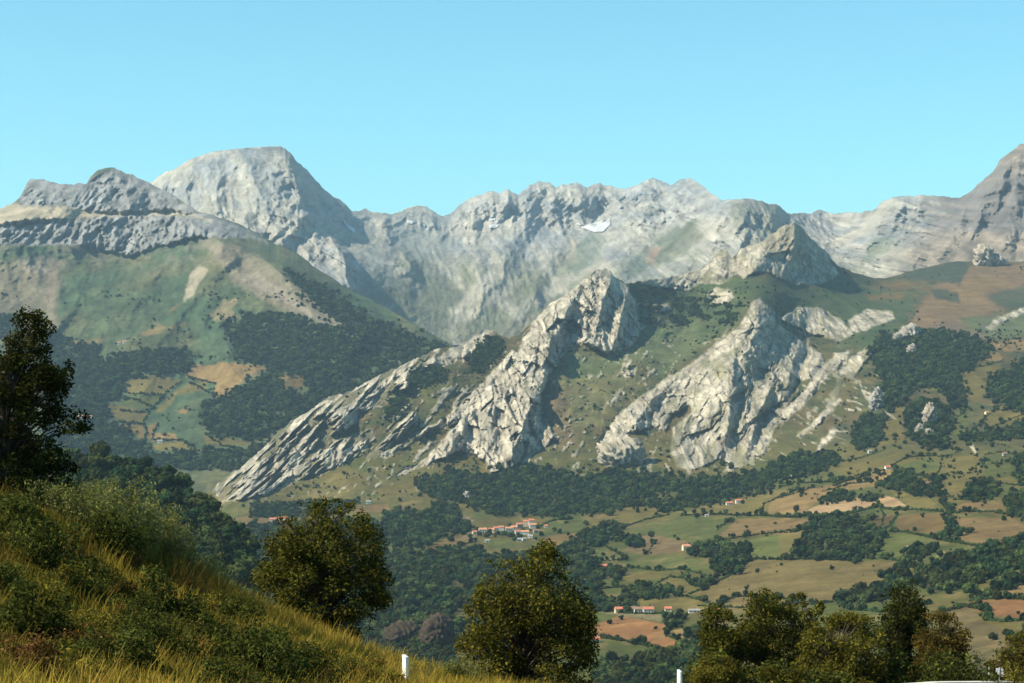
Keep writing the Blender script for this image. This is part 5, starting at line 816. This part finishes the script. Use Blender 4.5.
def stemmy_mesh(seed, w, h, ns, cols):
    """upright pale shoots with narrow leaves"""
    g = np.random.default_rng(seed); Vs, Fs, Cs, off = [], [], [], 0
    for k in range(ns):
        a = g.uniform(0, 6.28); q = math.sqrt(g.random()) * w * .5; hh_ = h * g.uniform(.6, 1.05); b = np.array((q * math.cos(a), q * math.sin(a), 0)); t = b * 1.15 + np.array((g.normal(0, .08), g.normal(0, .08), hh_)); s_ = np.array((.007, .004, 0))
        V = np.stack([b - s_, b + s_, t + s_ * .3, t - s_ * .3]); Vs.append(V); Fs.append(np.arange(4)[None] + off); Cs.append(np.tile((.16, .13, .08), (4, 1))); off += 4
        m = int(46 * hh_); u = g.random((m, 1)) ** .7; P = b + (t - b) * u + g.normal(size=(m, 3)) * np.array((.07, .07, .04)); V, F, cl = leaves(g, P, g.normal(size=(m, 3)) + np.array((0, -.3, .5)), .085, pal(g, m, cols, .22), .32); Vs.append(V); Fs.append(F + off); Cs.append(cl); off += len(V)
    return mesh_np('willow_shoots', np.concatenate(Vs), np.concatenate(Fs), [M_leaf], np.clip(np.concatenate(Cs), .003, .6), False)
GRN = [(.05,.06,.013),(.075,.08,.016),(.035,.042,.011)]; OCH = [(.165,.138,.022),(.125,.115,.018),(.21,.165,.028)]; RST = [(.13,.065,.02),(.10,.05,.018),(.17,.10,.03)]
KIND = dict(dark=([bush_mesh(200 + i, 1.3, 1.0, 2600, .065, GRN) for i in range(3)], 'dark green bramble bush on the near grassy slope', 'dark bramble bushes on the near slope'),
            ochre=([bush_mesh(210 + i, 1.1, .8, 2000, .06, OCH + GRN[:1]) for i in range(3)], 'ochre and olive heath shrub on the near slope', 'ochre shrubs on the near slope'),
            rust=([bush_mesh(220 + i, 1.0, .75, 1700, .06, RST) for i in range(2)], 'rusty brown bracken clump on the near slope', 'rusty bracken clumps on the near slope'),
            shoots=([stemmy_mesh(230 + i, 1.3, 1.15, 46, SV) for i in range(3)], 'pale silvery willow shoots along the crest of the near slope', 'pale willow shoots on the crest of the near slope'))
cnt = {}
def shrub(px, py, sc, kind, lab=None, squash=1.0):
    ms, lb, gp = KIND[kind]; i = cnt.get(kind, 0); cnt[kind] = i + 1; p = hit(px, py); o = link({'shoots': 'willow_shoots', 'rust': 'bracken'}.get(kind, 'shrub'), ms[i % len(ms)]); o.location = p - np.array((0, 0, .05)); o.rotation_euler = (0, 0, g.uniform(0, 6.28)); o.scale = (sc, sc, sc * squash); tag(o, lab or lb, 'bracken' if kind == 'rust' else 'shrub', gp); return o
shrub(236, 682, 1.25, 'dark'); shrub(280, 690, 1.3, 'dark'); shrub(262, 662, 1.0, 'dark'); shrub(258, 694, 1.55, 'dark', 'biggest dark leafy bush, at the bottom edge below the round tree'); shrub(150, 625, 1.5, 'dark', 'dark bush with a deep shadow in the middle of the near slope'); shrub(50, 585, 1.7, 'dark', 'broad dark bramble below the tall left tree'); shrub(110, 560, 1.5, 'dark', 'dark bramble just under the pale willow shoots'); shrub(22, 560, 1.7, 'dark', 'dark bush at the left edge under the tall tree')
for a in [(80,538,1.1),(100,530,1.25),(125,535,1.35),(145,545,1.2),(162,552,1.15),(175,560,.9),(60,528,1.0),(112,548,1.0),(136,556,.9),(205,580,.8),(40,520,.9)]: shrub(*a, 'shoots')
gg = np.random.default_rng(5)
for k in range(175):
    a = gg.uniform(-5, 400); lo = np.interp(a, (0, 60, 170, 230, 290, 400, 480), (515, 518, 568, 606, 652, 676, 690)); b = lo + 6 + (705 - lo) * gg.random()
    kd = ('dark', 'ochre', 'ochre', 'ochre', 'rust', 'dark')[int(gg.integers(6))]
    if a > 300 and kd == 'dark' and gg.random() < .7: kd = 'ochre'
    shrub(a, b, gg.uniform(.5, 1.15), kd, None, gg.uniform(.75, 1.1))
for a, b, s_, kd in [(60,600,1.2,'ochre'),(200,620,1.1,'ochre'),(230,640,1.0,'ochre'),(20,650,1.4,'dark'),(70,670,1.3,'rust'),(110,690,1.3,'dark'),(20,690,1.3,'rust'),(180,640,1.2,'dark'),(205,655,1.1,'dark'),(240,610,.8,'ochre'),(340,668,.8,'ochre'),(430,690,.8,'ochre'),(450,690,.9,'dark'),(418,690,.7,'shoots'),(465,692,.8,'shoots')]: shrub(a, b, s_, kd)
for k, px_ in enumerate((698, 716, 735, 757, 778, 800, 822, 838, 858, 880, 898, 930, 955)):
    Yb = gg.uniform(79, 84); kd = ('dark', 'dark', 'ochre')[k % 3]; o = link('shrub', KIND[kd][0][k % 3]); o.location = ((px_ - 512) / FPX * Yb, Yb, float(gz((px_ - 512) / FPX * Yb, Yb)) - .1); q_ = gg.uniform(2.0, 2.9); o.scale = (q_, q_, q_ * gg.uniform(.8, 1.2)); tag(o, ('dark green' if kd == 'dark' else 'ochre olive') + ' undergrowth bush at the foot of the right-hand tree row', 'shrub', kd + ' undergrowth below the tree row')
shrub(1018, 686, 2.0, 'ochre', 'bright yellow green bush at the right edge beside the sign')
# grass: tufts of long dry blades
n_t = 15000; tx = gg.uniform(-19, 8, n_t); ty = gg.uniform(22, 66, n_t); keep = ~((np.abs(tx + 2.58 * ty / 48) < .3) & (ty > 44) & (ty < 48)) & (tx > -0.285 * ty - 1) & (tx < .02 * ty + 1); tx, ty = tx[keep], ty[keep]; tz = gz(tx, ty); nb = 15
pa = fbm(tx / 4, ty / 4, 44, 3); pb = fbm(tx / 2.2, ty / 2.2, 45, 3)
tc = np.array((.21, .150, .024)) + (np.array((.085, .085, .014)) - np.array((.21, .150, .024))) * smooth(.5 + 1.7 * pa)[:, None]; tc += (np.array((.15, .075, .025)) - tc) * (smooth(1.8 * pb - .1) * .8)[:, None]
gold = smooth((tx + 10) / 6); tc += (np.array((.27, .19, .030)) - tc) * (gold * .45)[:, None]; tc = tc * (.95 + .5 * gold[:, None])
n = len(tx) * nb; T = np.repeat(np.arange(len(tx)), nb); an = gg.uniform(0, 6.28, n); sp_ = np.abs(gg.normal(0, .16, n)); bx_ = tx[T] + sp_ * np.cos(an); by_ = ty[T] + sp_ * np.sin(an); hB = gg.uniform(.22, .62, n) * (1 + .5 * pb[T]); ln_ = gg.uniform(.1, .6, n) * hB; wB = gg.uniform(.005, .012, n); wa = gg.uniform(0, 6.28, n)
B0 = np.c_[bx_, by_, tz[T] - .04]; dr = np.c_[np.cos(an), np.sin(an), 0 * an]; wv = np.c_[np.cos(wa), np.sin(wa), 0 * wa] * wB[:, None]; B1 = B0 + dr * (ln_ * .35)[:, None] + np.c_[0 * hB, 0 * hB, hB * .62]; B2 = B0 + dr * ln_[:, None] + np.c_[0 * hB, 0 * hB, hB]
V = np.stack([B0 - wv, B0 + wv, B1 + wv * .8, B1 - wv * .8, B2 + wv * .2, B2 - wv * .2], 1).reshape(-1, 3); i0 = np.arange(n)[:, None] * 6; F = np.concatenate([i0 + np.array((0, 1, 2, 3)), i0 + np.array((3, 2, 4, 5))]); cg = np.repeat(tc[T] * (1 + .25 * gg.normal(size=(n, 1))), 6, 0)
o = link('grass', mesh_np('grass', V, F, [M_grass], np.clip(cg, .01, .5), False)); o['kind'] = 'stuff'

# roadside -------------------------------------------------------------------------------
M_white = plain('white_paint', (.80, .80, .78), .45, .05); M_asph = plain('pale_asphalt', (.20, .17, .16), .9, .15, 4); M_kerb = plain('pale_kerb', (.52, .49, .42), .85, .12, 3); M_metal = plain('grey_metal', (.45, .45, .44), .5, .1)
def marker(px, top, Y, lab):
    x = (px - 512) / FPX * Y; zt = CZ + (HOR - top) / FPX * Y; zb = float(gz(x, Y)) - .15; e = empty('marker_post', (x, Y, zb), math.radians(-38)); tag(e, lab, 'marker post', 'white roadside marker posts'); hP = zt - zb
    mb = MB(); a, b = .062, .05; V = [(-a,-b,0),(a,-b,0),(a,b,0),(-a,b,0),(-a*.9,-b,hP),(a*.9,-b,hP-.06),(a*.9,b,hP-.06),(-a*.9,b,hP)]; mb.add(V, [(0,3,2,1),(4,5,6,7),(0,1,5,4),(1,2,6,5),(2,3,7,6),(3,0,4,7)]); link('post', mb.mesh('post', M_white), e)
    mb = MB(); mb.box((0, 0, .07), (.20, .18, .16)); link('base', mb.mesh('base', M_kerb), e)
marker(405.3, 654.5, 48, 'white roadside marker post on the grass edge, left of the centre tree'); marker(679.6, 669.5, 58, 'white roadside marker post right of the centre tree, cut by the bottom edge')
cl = np.array([(8,60),(13,68),(19,75),(28,80.5),(38,83),(52,84)], float); tt = np.linspace(0, 1, 60); ss = np.r_[0, np.cumsum(np.hypot(*np.diff(cl, axis=0).T))]; cx = np.interp(tt * ss[-1], ss, cl[:, 0]); cy = np.interp(tt * ss[-1], ss, cl[:, 1])
for _ in range(6): cx[1:-1] = (cx[:-2] + cx[1:-1] * 2 + cx[2:]) / 4; cy[1:-1] = (cy[:-2] + cy[1:-1] * 2 + cy[2:]) / 4
tg = np.stack([np.gradient(cx), np.gradient(cy)], -1); tg /= np.linalg.norm(tg, axis=1, keepdims=True); nm = np.c_[-tg[:, 1], tg[:, 0]]
zr_ = np.interp(cx, (8, 13, 17, 22, 30, 52), (-3.4, -4.25, -4.62, -4.72, -4.86, -4.95))
fx_ = cx + nm[:, 0] * 2.95; fy_ = cy + nm[:, 1] * 2.95; zr_ = CZ - (np.interp(512 + fx_ / fy_ * FPX, (690, 885, 935, 1100), (705, 684.5, 681.2, 680.3)) - HOR) / FPX * fy_ - .12
def ribbon(name, o0, o1, z0, th, mat):
    a_ = np.c_[cx + nm[:, 0] * o0, cy + nm[:, 1] * o0, zr_ + z0]; b_ = np.c_[cx + nm[:, 0] * o1, cy + nm[:, 1] * o1, zr_ + z0]; dn = np.array((0, 0, -th)); V = np.concatenate([a_, b_, b_ + dn, a_ + dn]); m_ = len(cx); i = np.arange(m_ - 1); F = np.concatenate([np.stack([i + s0 * m_, i + 1 + s0 * m_, i + 1 + s1 * m_, i + s1 * m_], -1) for s0, s1 in ((0, 1), (1, 2), (2, 3), (3, 0))])
    o = link(name, mesh_np(name, V, F, [mat], None, False)); o['kind'] = 'structure'; return o
ribbon('road', -3, 2.6, 0, 1.5, M_asph); ribbon('kerb', 2.6, 2.95, .12, 1.7, M_kerb)
e = empty('road_sign', ((1000 - 512) / FPX * 91, 91, -6.6)); tag(e, 'small pair of white sign plates on a post beyond the road', 'sign')
k = 91 / FPX; zt = CZ + (HOR - 668) * k + 6.6; hpl = 8.2 * k
for cxp, w_ in ((-2.4, 3.6), (2.6, 2.9)):
    mb = MB(); mb.box((cxp * k, -.05, zt - hpl / 2), (w_ * k, .02, hpl)); link('sign_plate', mb.mesh('sign_plate', M_white), e)
mb = MB(); mb.box((-.35 * k, 0, zt / 2 - .2), (.055, .055, zt + .45)); link('post', mb.mesh('post', M_metal), e)
for px, lab in ((904,'first thin pale stake left of the kerb'),(932,'second thin pale stake along the far kerb'),(952,'third thin pale stake along the far kerb'),(964,'fourth thin pale stake, nearest left of the sign'),(989,'thin pale stake right beside the sign')):
    x = (px - 512) / FPX * 89.5; mb = MB(); mb.tube([(0,0,-.6),(0,0,.62),(0,0,.68)], [.025,.022,.006], 6); o = link('stake', mb.mesh('stake', M_metal), loc=(x, 89.5, CZ + (HOR - 681.5) / FPX * 89.5)); tag(o, lab, 'stake', 'thin stakes along the road edge')
